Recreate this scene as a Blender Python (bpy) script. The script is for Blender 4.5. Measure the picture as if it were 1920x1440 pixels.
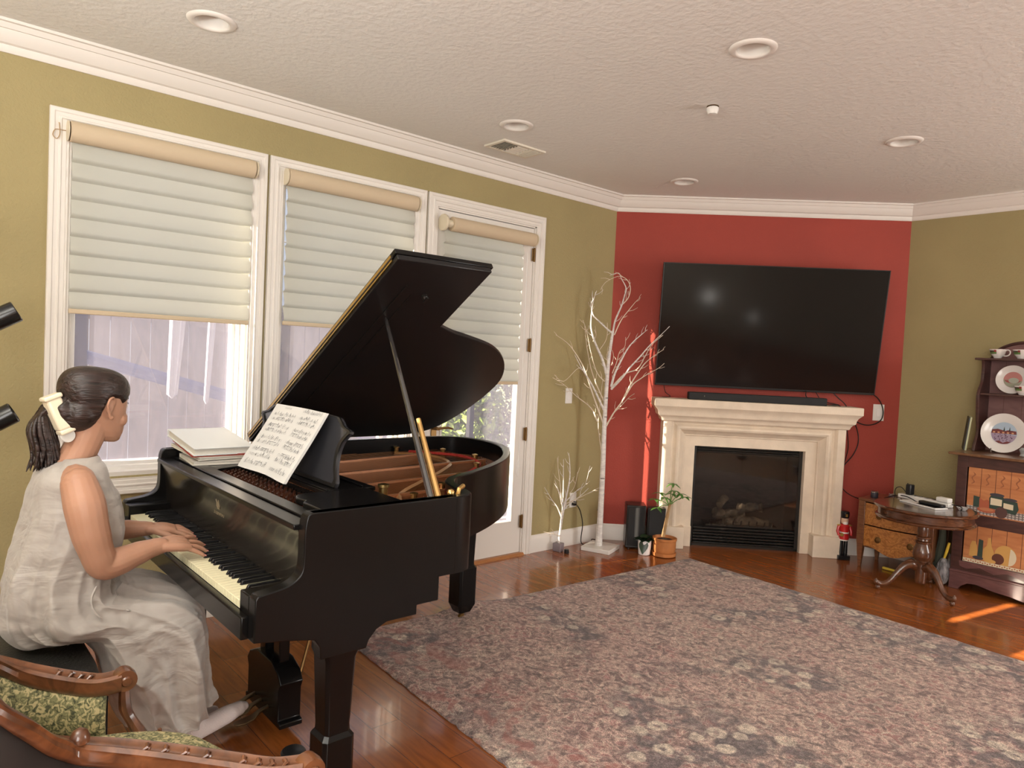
import bpy, bmesh, math, random
from mathutils import Vector, Matrix, Quaternion, noise
random.seed(7)
for o in list(bpy.data.objects): bpy.data.objects.remove(o)
SC = bpy.context.scene; COL = SC.collection
PI = math.pi; S2 = math.sqrt(.5)
# ---------------------------------------------------------------- camera
CAM_LOC = Vector((3.8296, 0.3016, 1.4535)); YAW, PIT, ROL = -0.8515, -0.038, 0.0471
d_ = Vector((math.sin(YAW)*math.cos(PIT), math.cos(YAW)*math.cos(PIT), math.sin(PIT)))
r_ = Vector((math.cos(YAW), -math.sin(YAW), 0)); u_ = r_.cross(d_)
R_ = math.cos(ROL)*r_+math.sin(ROL)*u_; U_ = -math.sin(ROL)*r_+math.cos(ROL)*u_
cd = bpy.data.cameras.new('camera'); cam = bpy.data.objects.new('camera', cd); COL.objects.link(cam)
cd.sensor_width = 36; cd.lens = 36*1331.8/1920; cd.clip_start = .05
cam.matrix_world = Matrix(((R_.x,U_.x,-d_.x,CAM_LOC.x),(R_.y,U_.y,-d_.y,CAM_LOC.y),(R_.z,U_.z,-d_.z,CAM_LOC.z),(0,0,0,1)))
SC.camera = cam
# ---------------------------------------------------------------- light
SC.view_settings.view_transform = 'Standard'; SC.view_settings.look = 'None'
SC.view_settings.gamma = 1; SC.view_settings.use_curve_mapping = False
SC.view_settings.exposure = 0.38
w = bpy.data.worlds.new('sky'); SC.world = w; w.use_nodes = True
bg = w.node_tree.nodes['Background']; bg.inputs[0].default_value = (.80,.88,1,1); bg.inputs[1].default_value = 1.25
sd = bpy.data.lights.new('sun', 'SUN'); sd.energy = 34; sd.angle = .0045; sd.color = (1,.86,.68)
sun = bpy.data.objects.new('sun', sd); COL.objects.link(sun)
sdir = Vector((.187, .982, -math.tan(math.radians(19.3)))).normalized()
sun.rotation_euler = sdir.to_track_quat('-Z','Y').to_euler(); sun.location = (-4,-12,6)
def area(name, loc, aim, sx, sy, e, col):
    a = bpy.data.lights.new(name,'AREA'); a.shape='RECTANGLE'; a.size=sx; a.size_y=sy; a.energy=e; a.color=col
    o = bpy.data.objects.new(name,a); COL.objects.link(o); o.location = loc
    o.rotation_euler = (Vector(aim)-Vector(loc)).to_track_quat('-Z','Y').to_euler(); return o
# unseen fill lights added to brighten the room; no windows stand there
area('rear_fill_light', (4.5,-1.1,1.5), (2.2,6,1.6), 3.4, 2.0, 150, (1,.97,.94))
area('far_fill_light', (5.6,6.2,1.5), (2.6,2.6,1.3), 1.4, 1.9, 120, (1,.98,.95))
area('uplighter_fill', (2.5,-.6,1.86), (2.5,-.6,3), .34, .34, 88, (1,.99,.95))  # upward fill for the ceiling, from the added uplighter
# ---------------------------------------------------------------- materials
def nt(m): m.use_nodes=True; return m.node_tree, m.node_tree.nodes, m.node_tree.links
MATS = {}
def mat(name, col, rough=.5, metal=0, spec=.5, noise_s=0, noise_a=.1, bump=0, bump_s=60, coat=0, sss=0, emit=None, alpha=1, col2=None, stretch=None):
    if name in MATS: return MATS[name]
    m = bpy.data.materials.new(name); t,N,L = nt(m); b = N['Principled BSDF']
    b.inputs['Base Color'].default_value=(*col,1); b.inputs['Roughness'].default_value=rough
    b.inputs['Metallic'].default_value=metal; b.inputs['Specular IOR Level'].default_value=spec
    b.inputs['Coat Weight'].default_value=coat; b.inputs['Coat Roughness'].default_value=.08
    if sss: b.inputs['Subsurface Weight'].default_value=sss; b.inputs['Subsurface Radius'].default_value=(.02,.008,.004); b.inputs['Subsurface Scale'].default_value=.3
    tc = N.new('ShaderNodeTexCoord'); mp = N.new('ShaderNodeMapping'); L.new(tc.outputs['Object'],mp.inputs[0])
    if stretch: mp.inputs['Scale'].default_value = stretch
    if noise_s:
        n = N.new('ShaderNodeTexNoise'); n.inputs['Scale'].default_value=noise_s; n.inputs['Detail'].default_value=5; L.new(mp.outputs[0],n.inputs[0])
        r = N.new('ShaderNodeValToRGB'); e=r.color_ramp.elements; e[0].position=.3; e[1].position=.7
        c2 = col2 or tuple(max(0,c*(1-noise_a*2)) for c in col)
        e[0].color=(*c2,1); e[1].color=(*[min(1,c*(1+noise_a)) for c in col],1)
        L.new(n.outputs[0],r.inputs[0]); L.new(r.outputs[0],b.inputs['Base Color'])
    if bump:
        n2 = N.new('ShaderNodeTexNoise'); n2.inputs['Scale'].default_value=bump_s; n2.inputs['Detail'].default_value=3; L.new(mp.outputs[0],n2.inputs[0])
        bp = N.new('ShaderNodeBump'); bp.inputs['Strength'].default_value=bump; bp.inputs['Distance'].default_value=.01
        L.new(n2.outputs[0],bp.inputs['Height']); L.new(bp.outputs[0],b.inputs['Normal'])
    if emit: b.inputs['Emission Color'].default_value=(*emit[0],1); b.inputs['Emission Strength'].default_value=emit[1]
    if alpha<1: b.inputs['Alpha'].default_value=alpha
    MATS[name]=m; return m
def wood(name, c1, c2, rough=.35, sc=6, stretch=(1,1,8), coat=.3, dist=3):
    if name in MATS: return MATS[name]
    m = bpy.data.materials.new(name); t,N,L = nt(m); b = N['Principled BSDF']
    tc=N.new('ShaderNodeTexCoord'); mp=N.new('ShaderNodeMapping'); mp.inputs['Scale'].default_value=stretch; L.new(tc.outputs['Object'],mp.inputs[0])
    n=N.new('ShaderNodeTexNoise'); n.inputs['Scale'].default_value=sc; n.inputs['Detail'].default_value=8; n.inputs['Distortion'].default_value=dist; L.new(mp.outputs[0],n.inputs[0])
    r=N.new('ShaderNodeValToRGB'); e=r.color_ramp.elements; e[0].position=.32; e[1].position=.68; e[0].color=(*c1,1); e[1].color=(*c2,1)
    L.new(n.outputs[0],r.inputs[0]); L.new(r.outputs[0],b.inputs['Base Color']); b.inputs['Roughness'].default_value=rough; b.inputs['Coat Weight'].default_value=coat; b.inputs['Coat Roughness'].default_value=.15
    MATS[name]=m; return m
M_green = mat('green_wall_paint',(.37,.305,.145),.75,bump=.35,bump_s=90,noise_s=2,noise_a=.03)
M_red = mat('red_wall_paint',(.36,.052,.034),.7,bump=.3,bump_s=90,noise_s=2,noise_a=.04)
M_ceil = mat('ceiling_texture_paint',(.80,.79,.755),.85,bump=.5,bump_s=34)
M_back = mat('rear_wall_paint',(.62,.56,.45),.8)
M_white = mat('white_trim_paint',(.80,.76,.71),.42)
M_vent = mat('vent_enamel',(.78,.73,.62),.5)
M_stone = mat('cast_stone',(.80,.68,.54),.7,noise_s=9,noise_a=.05,bump=.12,bump_s=120)
M_black = mat('ebony_lacquer',(.0055,.005,.005),.24,spec=.25)
M_blacksat = mat('ebony_satin',(.012,.011,.010),.3,spec=.5)
M_dark = mat('dark_recess',(.01,.009,.008),.6)
M_brass = mat('brass',(.72,.5,.2),.28,1)
M_oldbrass = mat('aged_bronze',(.25,.15,.06),.4,1)
M_chrome = mat('steel',(.7,.68,.65),.2,1)
M_ivory = mat('ivory_keys',(.80,.74,.50),.3)
M_ebkey = mat('black_key',(.008,.008,.009),.22)
M_plasb = mat('black_plastic',(.012,.012,.013),.35)
M_plasw = mat('white_plastic',(.80,.78,.74),.4)
# ---------------------------------------------------------------- mesh builder
class B:
    def __init__(s, T=None): s.v=[]; s.f=[]; s.mi=[]; s.T=T; s.m=0
    def add(s, vs, fs, T=None):
        k=len(s.v)
        for p in vs:
            p=Vector(p)
            if T is not None: p=T@p
            if s.T is not None: p=s.T@p
            s.v.append(p)
        for f in fs: s.f.append([k+i for i in f]); s.mi.append(s.m)
        return s
    def box(s, x0,x1,y0,y1,z0,z1,T=None):
        return s.add([(x,y,z) for z in (z0,z1) for y in (y0,y1) for x in (x0,x1)],[(0,2,3,1),(4,5,7,6),(0,1,5,4),(2,6,7,3),(0,4,6,2),(1,3,7,5)],T)
    def grid(s, rows, closed=False, cap=False, T=None):   # rows: list of equal-length point lists
        n=len(rows[0]); vs=[p for r in rows for p in r]; fs=[]
        for i in range(len(rows)-1):
            for j in range(n if closed else n-1):
                k=(j+1)%n; fs.append((i*n+j,i*n+k,(i+1)*n+k,(i+1)*n+j))
        if cap: fs.append(tuple(range(n))[::-1]); fs.append(tuple((len(rows)-1)*n+j for j in range(n)))
        return s.add(vs,fs,T)
    def prism(s, poly, z0, z1, ax='z', T=None):           # poly in the plane normal to ax
        def mk(p,q):
            a,b=p; return {'z':(a,b,q),'y':(a,q,b),'x':(q,a,b)}[ax]
        n=len(poly); vs=[mk(p,z0) for p in poly]+[mk(p,z1) for p in poly]
        fs=[tuple(range(n))[::-1],tuple(range(n,2*n))]+[(i,(i+1)%n,n+(i+1)%n,n+i) for i in range(n)]
        return s.add(vs,fs,T)
    def lathe(s, prof, c=(0,0,0), n=24, T=None, axis='z'):
        rows=[]
        for (r,z) in prof:
            row=[]
            for i in range(n):
                a=2*PI*i/n; x,y=r*math.cos(a),r*math.sin(a)
                p={'z':(x,y,z),'y':(x,z,y),'x':(z,x,y)}[axis]
                row.append((c[0]+p[0],c[1]+p[1],c[2]+p[2]))
            rows.append(row)
        return s.grid(rows,True,True,T)
    def tube(s, pts, r, n=8, T=None, flat=1, up=None, twist=0):
        pts=[Vector(p) for p in pts]; m=len(pts); rr=r if isinstance(r,(list,tuple)) else [r]*m
        t=(pts[1]-pts[0]).normalized(); u=Vector(up) if up else (Vector((0,0,1)) if abs(t.z)<.9 else Vector((1,0,0)))
        rows=[]
        for i,p in enumerate(pts):
            a=pts[max(i-1,0)]; b=pts[min(i+1,m-1)]; t=(b-a).normalized()
            u=(u-t*u.dot(t)); u=u.normalized() if u.length>1e-6 else t.orthogonal().normalized()
            w_=t.cross(u)
            rows.append([p+ (u*math.cos(2*PI*k/n+twist)*flat + w_*math.sin(2*PI*k/n+twist))*rr[i] for k in range(n)])
        return s.grid(rows,True,True,T)
    def ball(s, c, r, n=12, T=None, sc=(1,1,1)):
        rows=[]; m=max(4,n//2)
        for i in range(m+1):
            a=-PI/2+PI*i/m; q=max(math.cos(a),.02)
            rows.append([(c[0]+r*sc[0]*q*math.cos(2*PI*k/n),c[1]+r*sc[1]*q*math.sin(2*PI*k/n),c[2]+r*sc[2]*math.sin(a)) for k in range(n)])
        return s.grid(rows,True,True,T)
def tagp(o,label,cat,group=None,kind=None):
    if label: o['label']=label
    if cat: o['category']=cat
    if group: o['group']=group
    if kind: o['kind']=kind
    return o
def thing(name,label,cat,loc=(0,0,0),group=None,rz=0):
    o=bpy.data.objects.new(name,None); COL.objects.link(o); o.location=loc; o.rotation_euler=(0,0,rz); o.empty_display_size=.1
    return tagp(o,label,cat,group)
def wloc(o):
    v=Vector(o.location)
    while o.parent: o=o.parent; v+=Vector(o.location)
    return v
def obj(name,b,mats,parent=None,smooth=True,ang=35,bevel=0,label=None,cat=None,group=None,kind=None,sub=0,seg=2,loc=None):
    if not isinstance(mats,(list,tuple)): mats=[mats]
    me=bpy.data.meshes.new(name)
    if loc is None:
        if parent is not None: o0=wloc(parent)
        else:
            xs=[p.x for p in b.v]; ys=[p.y for p in b.v]; zs=[p.z for p in b.v]
            o0=Vector(((min(xs)+max(xs))/2,(min(ys)+max(ys))/2,min(zs)))
    else: o0=Vector(loc)
    me.from_pydata([p-o0 for p in b.v],[],b.f)
    for m in mats: me.materials.append(m)
    if any(b.mi): me.polygons.foreach_set('material_index',b.mi)
    bm=bmesh.new(); bm.from_mesh(me); bmesh.ops.recalc_face_normals(bm,faces=bm.faces); bm.to_mesh(me); bm.free()
    if smooth: me.shade_smooth(); me.set_sharp_from_angle(angle=math.radians(ang))
    me.update()
    o=bpy.data.objects.new(name,me); COL.objects.link(o)
    if parent is not None: o.parent=parent; o.location=o0-wloc(parent)
    else: o.location=o0
    if bevel:
        m=o.modifiers.new('bevel','BEVEL'); m.width=bevel; m.segments=seg; m.limit_method='ANGLE'; m.angle_limit=math.radians(40)
    if sub:
        m=o.modifiers.new('sub','SUBSURF'); m.levels=sub; m.render_levels=sub
    return tagp(o,label,cat,group,kind)
def dup(root,loc=None,label=None,rz=None):
    def cp(o,par):
        c=o.copy(); COL.objects.link(c)
        if par is not None: c.parent=par
        for ch in [q for q in bpy.data.objects if q.parent==o]: cp(ch,c)
        return c
    r=cp(root,None)
    if loc is not None: r.location=loc
    if rz is not None: r.rotation_euler=(0,0,rz)
    if label: r['label']=label
    return r
def spline(pts,n=8,closed=False):
    P=[Vector(p) for p in pts]; out=[]; m=len(P)
    rng=range(m) if closed else range(m-1)
    for i in rng:
        if closed: a,b,c,d=P[(i-1)%m],P[i],P[(i+1)%m],P[(i+2)%m]
        else: a,b,c,d=P[max(i-1,0)],P[i],P[i+1],P[min(i+2,m-1)]
        for k in range(n):
            t=k/n; out.append(.5*((2*b)+(-a+c)*t+(2*a-5*b+4*c-d)*t*t+(-a+3*b-3*c+d)*t**3))
    if not closed: out.append(P[-1])
    return out
YC=4.6928; DW=2.2976; H=2.78; YR=YC+DW*S2; XR=DW*S2
TD=Matrix(((S2,-S2,0,0),(S2,S2,0,YC),(0,0,1,0),(0,0,0,1)))     # corner wall frame: x along, y into the wall
TR=Matrix(((1,0,0,0),(0,1,0,YR),(0,0,1,0),(0,0,0,1)))            # far wall frame
# ================================================================ SETTING
def floor_mat():
    m=bpy.data.materials.new('cherry_plank_floor'); t,N,L=nt(m); b=N['Principled BSDF']
    tc=N.new('ShaderNodeTexCoord'); mp=N.new('ShaderNodeMapping'); L.new(tc.outputs['Object'],mp.inputs[0])
    br=N.new('ShaderNodeTexBrick'); br.inputs['Scale'].default_value=1; br.inputs['Brick Width'].default_value=.92; br.inputs['Row Height'].default_value=.122
    br.inputs['Mortar Size'].default_value=.0011; br.inputs['Mortar Smooth'].default_value=.1; br.inputs['Bias'].default_value=0; br.offset=.37; br.squash=1
    br.inputs['Color1'].default_value=(.25,.070,.015,1); br.inputs['Color2'].default_value=(.34,.105,.024,1); br.inputs['Mortar'].default_value=(.06,.02,.008,1)
    L.new(mp.outputs[0],br.inputs[0])
    mp2=N.new('ShaderNodeMapping'); mp2.inputs['Scale'].default_value=(1,9,1); L.new(tc.outputs['Object'],mp2.inputs[0])
    n=N.new('ShaderNodeTexNoise'); n.inputs['Scale'].default_value=3.5; n.inputs['Detail'].default_value=8; n.inputs['Distortion'].default_value=1.2; L.new(mp2.outputs[0],n.inputs[0])
    mx=N.new('ShaderNodeMix'); mx.data_type='RGBA'; mx.blend_type='MULTIPLY'; mx.inputs[0].default_value=.75
    r=N.new('ShaderNodeValToRGB'); r.color_ramp.elements[0].position=.3; r.color_ramp.elements[1].position=.7; r.color_ramp.elements[0].color=(.62,.55,.5,1); r.color_ramp.elements[1].color=(1.15,1.1,1.05,1)
    L.new(n.outputs[0],r.inputs[0]); L.new(br.outputs[0],mx.inputs[6]); L.new(r.outputs[0],mx.inputs[7]); L.new(mx.outputs[2],b.inputs['Base Color'])
    b.inputs['Roughness'].default_value=.22; b.inputs['Coat Weight'].default_value=.35; b.inputs['Coat Roughness'].default_value=.06
    n3=N.new('ShaderNodeTexNoise'); n3.inputs['Scale'].default_value=5; L.new(tc.outputs['Object'],n3.inputs[0])
    ad=N.new('ShaderNodeMath'); ad.operation='MULTIPLY_ADD'; ad.inputs[1].default_value=.5; L.new(n3.outputs[0],ad.inputs[0]); L.new(br.outputs['Fac'],ad.inputs[2])
    bp=N.new('ShaderNodeBump'); bp.inputs['Strength'].default_value=.12; bp.inputs['Distance'].default_value=.004; bp.invert=True; L.new(ad.outputs[0],bp.inputs['Height']); L.new(bp.outputs[0],b.inputs['Normal'])
    return m
XE=6.5; YB=-1.2
obj('floor',B().prism([(-.2,YB-.2),(XE,YB-.2),(XE,YR+.15),(XR-.05,YR+.15),(-.2,YC+.02)],-.06,0),floor_mat(),kind='structure',smooth=False,loc=(0,0,0))
LIGHTS=[(.72,1.285),(.70,2.984),(.70,4.607),(2.186,2.984),(2.18,4.615)]
ceil_o=obj('ceiling',B().prism([(-.2,YB-.2),(XE+.1,YB-.2),(XE+.1,YR+.15),(XR-.05,YR+.15),(-.2,YC+.02)],H,H+.12),M_ceil,kind='structure',smooth=False)
def cut(o,b):
    """boolean the builder's solid out of o and keep only the result"""
    me=bpy.data.meshes.new('cutter'); me.from_pydata(b.v,[],b.f); bm=bmesh.new(); bm.from_mesh(me); bmesh.ops.recalc_face_normals(bm,faces=bm.faces); bm.to_mesh(me); bm.free()
    c=bpy.data.objects.new('cutter',me); COL.objects.link(c); m=o.modifiers.new('b','BOOLEAN'); m.object=c; m.operation='DIFFERENCE'; m.solver='EXACT'
    bpy.context.view_layer.update(); dg=bpy.context.evaluated_depsgraph_get(); nm=bpy.data.meshes.new_from_object(o.evaluated_get(dg)); o.modifiers.clear(); o.data=nm; bpy.data.objects.remove(c)
b=B()
for x,y in LIGHTS: b.lathe([(.068,H-.05),(.068,H+.11)],(x,y,0),40)
cut(ceil_o,b)
W1=(.900,1.745,.785,2.405); W2=(1.912,2.776,.785,2.405); DR=(2.945,3.822,0,2.405)
b=B(); x0,x1=-.125,0
b.box(x0,x1,YB-.2,W1[0],0,H); b.box(x0,x1,W1[1],W2[0],0,H); b.box(x0,x1,W2[1],DR[0],0,H); b.box(x0,x1,DR[1],YC+.05,0,H)
for q in (W1,W2): b.box(x0,x1,q[0],q[1],0,q[2]); b.box(x0,x1,q[0],q[1],q[3],H)
b.box(x0,x1,DR[0],DR[1],DR[3],H)
obj('wall_left',b,M_green,kind='structure',smooth=False)
FB=(.70,1.58,.85)   # firebox opening
b=B(TD); b.box(-.05,FB[0],0,.14,0,H); b.box(FB[1],DW+.05,0,.14,0,H); b.box(FB[0],FB[1],0,.14,FB[2],H)
obj('wall_corner',b,M_red,kind='structure',smooth=False)
obj('wall_right',B(TR).box(XR,XE,0,.14,0,H),M_green,kind='structure',smooth=False)
obj('wall_east',B().box(XE,XE+.1,YB-.2,YR+.14,0,H),M_back,kind='structure',smooth=False)
# rear wall with a door-height slit and a high transom that let the low sun in
b=B(); ya,yb=YB-.12,YB
b.box(-.2,1.20,ya,yb,0,H); b.box(1.20,1.27,ya,yb,0,2.24); b.box(1.20,1.27,ya,yb,2.54,H); b.box(1.27,1.66,ya,yb,0,H); b.box(1.66,3.1,ya,yb,0,2.13); b.box(1.66,3.1,ya,yb,2.32,H); b.box(3.1,XE,ya,yb,0,H)
obj('wall_rear',b,M_back,kind='structure',smooth=False)
def sweep(b,path,prof,closed=False):
    """path: world points (x,y) of the wall line, room on the right-hand side normal; prof: (out from wall, z)"""
    n=len(path); rows=[]
    for i in range(n):
        p=Vector(path[i]); a=Vector(path[i-1]) if (i>0 or closed) else None; c=Vector(path[(i+1)%n]) if (i<n-1 or closed) else None
        ns=[]
        if a is not None: d=(p-a).normalized(); ns.append(Vector((d.y,-d.x)))
        if c is not None: d=(c-p).normalized(); ns.append(Vector((d.y,-d.x)))
        m=sum(ns,Vector((0,0))).normalized(); k=1/max(.3,m.dot(ns[0]))
        rows.append([(p.x+m.x*k*u,p.y+m.y*k*u,z) for u,z in prof])
    b.grid(rows,False); b.add(rows[0],[tuple(range(len(prof)))]); b.add(rows[-1],[tuple(range(len(prof)))])
crown=[(0,-.117),(.006,-.117),(.012,-.108),(.016,-.092),(.016,-.086),(.030,-.082),(.045,-.066),(.056,-.046),(.061,-.034),(.070,-.034),(.076,-.024),(.082,-.014),(.094,-.012),(.094,0),(0,0)]
b=B(); sweep(b,[(0,YB),(0,YC),(XR,YR),(XE,YR)],[(u,H+z) for u,z in crown]); obj('trim_1',b,M_white,kind='structure',ang=25)
base=[(0,0),(.017,0),(.017,.098),(.012,.112),(.008,.118),(.006,.130),(0,.130)]
for i,pth in enumerate([[(0,YB),(0,2.87)],[(0,3.90),(0,YC),(.31,YC+.31)],[(1.86*S2,YC+1.86*S2),(XR,YR),(XE,YR)]]):
    b=B(); sweep(b,pth,base); obj(['baseboard_near','baseboard_left','baseboard_right'][i],b,M_white,kind='structure',ang=25)
def mitre(b,y0,y1,z0,z1,prof,bottom=True,T=None):
    """profile (inset, proud) swept round a rectangle lying in the plane x=0 facing +x"""
    rows=[]
    for (cy,cz,sy,sz) in ([(y0,z0,1,1),(y0,z1,1,-1),(y1,z1,-1,-1),(y1,z0,-1,1)]):
        if not bottom and cz==z0: sz=0
        rows.append([(v,cy+sy*u,cz+sz*u) for u,v in prof])
    if bottom: rows.append(rows[0])
    b.grid(rows,False,T=T)
casing=[(0,0),(0,.020),(.004,.024),(.018,.024),(.022,.019),(.036,.017),(.040,.021),(.046,.021),(.050,.014),(.066,.013),(.070,.010),(.078,.010),(.078,-.02)]
def pane_mat():
    m=bpy.data.materials.new('dusty_glass'); t,N,L=nt(m); N.remove(N['Principled BSDF']); out=N['Material Output']
    tr=N.new('ShaderNodeBsdfTransparent'); gl=N.new('ShaderNodeBsdfGlossy'); gl.inputs['Roughness'].default_value=.02
    tl=N.new('ShaderNodeBsdfTranslucent'); tl.inputs[0].default_value=(.38,.37,.46,1)
    df=N.new('ShaderNodeBsdfDiffuse'); df.inputs[0].default_value=(.36,.36,.42,1)
    tc=N.new('ShaderNodeTexCoord'); mp=N.new('ShaderNodeMapping'); mp.inputs['Scale'].default_value=(1,6,.7); L.new(tc.outputs['Object'],mp.inputs[0])
    n=N.new('ShaderNodeTexNoise'); n.inputs['Scale'].default_value=3; n.inputs['Detail'].default_value=6; L.new(mp.outputs[0],n.inputs[0])
    rg=N.new('ShaderNodeMapRange'); rg.inputs[1].default_value=.3; rg.inputs[2].default_value=.75; rg.inputs[3].default_value=.34; rg.inputs[4].default_value=.50; L.new(n.outputs[0],rg.inputs[0])
    m1=N.new('ShaderNodeMixShader'); m1.inputs[0].default_value=.5; L.new(tl.outputs[0],m1.inputs[1]); L.new(df.outputs[0],m1.inputs[2])
    m2=N.new('ShaderNodeMixShader'); L.new(rg.outputs[0],m2.inputs[0]); L.new(tr.outputs[0],m2.inputs[1]); L.new(m1.outputs[0],m2.inputs[2])
    m3=N.new('ShaderNodeMixShader'); m3.inputs[0].default_value=.05; L.new(m2.outputs[0],m3.inputs[1]); L.new(gl.outputs[0],m3.inputs[2]); L.new(m3.outputs[0],out.inputs[0])
    return m
M_pane=pane_mat()
M_vinyl=mat('white_vinyl',(.82,.80,.78),.45)
for i,(wv,co) in enumerate(((W1,(.824,1.820)),(W2,(1.836,2.852)))):
    t=tagp(bpy.data.objects.new('window_%d'%(i+1),None),None,None,kind='structure'); COL.objects.link(t); t.location=(0,(wv[0]+wv[1])/2,wv[2])
    b=B(); mitre(b,co[0],co[1],.697,2.481,casing); obj('casing',b,M_white,t,ang=20)
    b=B(); b.box(-.125,-.001,wv[0]-.002,wv[0]+.014,wv[2],wv[3]); b.box(-.125,-.001,wv[1]-.014,wv[1]+.002,wv[2],wv[3]); b.box(-.125,-.001,wv[0],wv[1],wv[3]-.012,wv[3]); b.box(-.125,-.001,wv[0],wv[1],wv[2],wv[2]+.02)
    obj('jamb',b,M_white,t,smooth=False)
    b=B(); mitre(b,wv[0]+.014,wv[1]-.014,wv[2]+.02,wv[3]-.012,[(0,-.124),(0,-.070),(.02,-.067),(.024,-.079),(.040,-.079),(.044,-.089),(.044,-.124)]); obj('sash',b,M_vinyl,t,ang=20)
    obj('pane',B().box(-.112,-.108,wv[0]+.05,wv[1]-.05,wv[2]+.055,wv[3]-.05),M_pane,t,smooth=False)
# glazed door
t=tagp(bpy.data.objects.new('door_1',None),None,None,kind='structure'); COL.objects.link(t); t.location=(0,3.38,0)
b=B(); mitre(b,2.869,3.898,0,2.481,casing,False); obj('casing',b,M_white,t,ang=20)
b=B(); b.box(-.125,0,DR[0]-.002,DR[0]+.012,0,DR[3]); b.box(-.125,0,DR[1]-.012,DR[1]+.002,0,DR[3]); b.box(-.125,0,DR[0],DR[1],DR[3]-.012,DR[3]); obj('jamb',b,M_white,t,smooth=False)
b=B(); l0,l1=DR[0]+.014,DR[1]-.014
b.box(-.055,-.010,l0,l0+.095,.02,2.388); b.box(-.055,-.010,l1-.095,l1,.02,2.388); b.box(-.055,-.010,l0+.095,l1-.095,2.27,2.388); b.box(-.055,-.010,l0+.095,l1-.095,.02,.255)
mitre(b,l0+.085,l1-.085,.245,2.28,[(0,-.010),(0,-.003),(.014,-.003),(.02,-.012),(.02,-.03)]); obj('leaf',b,M_white,t,ang=20)
obj('pane',B().box(-.034,-.030,l0+.095,l1-.095,.255,2.27),M_pane,t,smooth=False)
for z in (2.20,1.545,.895,.25):
    b=B(); b.box(.001,.004,3.788,3.822,z-.045,z+.045); b.tube([(.008,3.806,z-.05),(.008,3.806,z+.05)],.007,8); obj('hinge',b,M_oldbrass,t)
b=B(); b.box(-.010,-.002,2.975,3.015,.85,1.06); b.tube([(-.002,2.995,.962),(.05,2.995,.962)],.011,10); b.tube([(.045,2.99,.962),(.05,3.03,.967),(.05,3.07,.968),(.047,3.11,.958)],[.009,.009,.008,.006],8); obj('door_handle',b,M_oldbrass,t)
obj('trim_2',B().prism([(-.15,0),(.03,0),(.012,.018),(-.15,.022)],2.94,3.83,ax='y'),wood('oak_sill',(.34,.13,.04),(.46,.2,.07),.4,stretch=(8,1,8)),kind='structure',smooth=False)
# ---------------------------------------------------------------- blinds
def blind_mat():
    m=bpy.data.materials.new('blind_fabric'); t,N,L=nt(m); N.remove(N['Principled BSDF']); out=N['Material Output']
    tl=N.new('ShaderNodeBsdfTranslucent'); tl.inputs[0].default_value=(.66,.67,.58,1); df=N.new('ShaderNodeBsdfDiffuse'); df.inputs[0].default_value=(.66,.66,.60,1)
    m1=N.new('ShaderNodeMixShader'); m1.inputs[0].default_value=.62; L.new(tl.outputs[0],m1.inputs[1]); L.new(df.outputs[0],m1.inputs[2]); L.new(m1.outputs[0],out.inputs[0]); return m
M_blind=blind_mat(); M_cass=mat('tan_cassette_fabric',(.62,.50,.35),.7,bump=.1,bump_s=400)
def blind(y0,y1,zb,ry0,ry1,xo,label,nsl,zt,gap=False):
    t=thing('roller_shade',label,'blind',(xo,(y0+y1)/2,zb),'roller shades over the garden windows')
    zr=zt+.035; r=.047
    prof=[(r*math.cos(a)*.9+.012,r*math.sin(a)) for a in [PI*2*k/20 for k in range(20)]]
    b=B(); rows=[[(xo+u,y,zr+v) for u,v in prof] for y in (ry0,ry1)]; b.grid(rows,True,True); obj('roller',b,M_cass,t,bevel=.004)
    b=B(); e=ry1+.004; b.lathe([(.03,0),(.046,.002),(.046,.006),(.03,.008)],(xo+.012,e,zr),20,axis='y'); obj('end_cap',b,mat('cream_plastic',(.74,.66,.50),.4),t); b=B()
    if gap: b.lathe([(.02,0),(.052,.002),(.055,.012),(.05,.024),(.02,.026)],(xo+.012,ry0-.075,zr),20,axis='y'); b.tube([(xo+.012,ry0-.05,zr),(xo+.012,ry0+.005,zr)],.026,12)
    else: b.lathe([(.03,0),(.046,.002),(.046,.006),(.03,.008)],(xo+.012,ry0-.012,zr),20,axis='y')
    obj('end_cap',b,mat('cream_plastic',(.74,.66,.50),.4),t)
    zz=zt-.005; h=(zz-zb-.02)/nsl
    for k in range(nsl):
        b=B(); za=zz-k*h; rows=[]
        for j in range(14):
            q=j/13; x=xo-.008+(.026*math.sin(PI/2*q/.84)**1.2 if q<.84 else .026-.022*(q-.84)/.16)
            rows.append([(x,y0,za-q*h*1.10),(x,y1,za-q*h*1.10)])
        b.grid(rows); obj('vane',b,M_blind,t,ang=80)
    b=B(); b.box(xo-.008,xo+.014,y0,y1,zb-.004,zb+.018); obj('bottom_rail',b,M_cass,t,bevel=.004)
    return t
blind(.912,1.738,1.562,.900,1.742,.018,'wide cream shade on the leftmost window, behind the seated person',9,2.345)
blind(1.930,2.758,1.575,1.925,2.765,.018,'cream shade on the middle window, partly hidden by the raised piano lid',9,2.345)
blind(2.985,3.672,1.262,3.03,3.76,.034,'longest and narrowest cream shade, mounted on the glazed door',12,2.262,True)
b=B(); b.tube(spline([(.01,.905,2.385),(.02,.87,2.38),(.03,.845,2.375),(.03,.835,2.35),(.03,.85,2.335),(.028,.862,2.36),(.028,.858,2.41)],5),.0018,5); obj('tan_string',b,mat('tan_cord',(.45,.3,.15),.7),label='thin tan cord looped at the top left corner of the first window casing',cat='cord')
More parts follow.
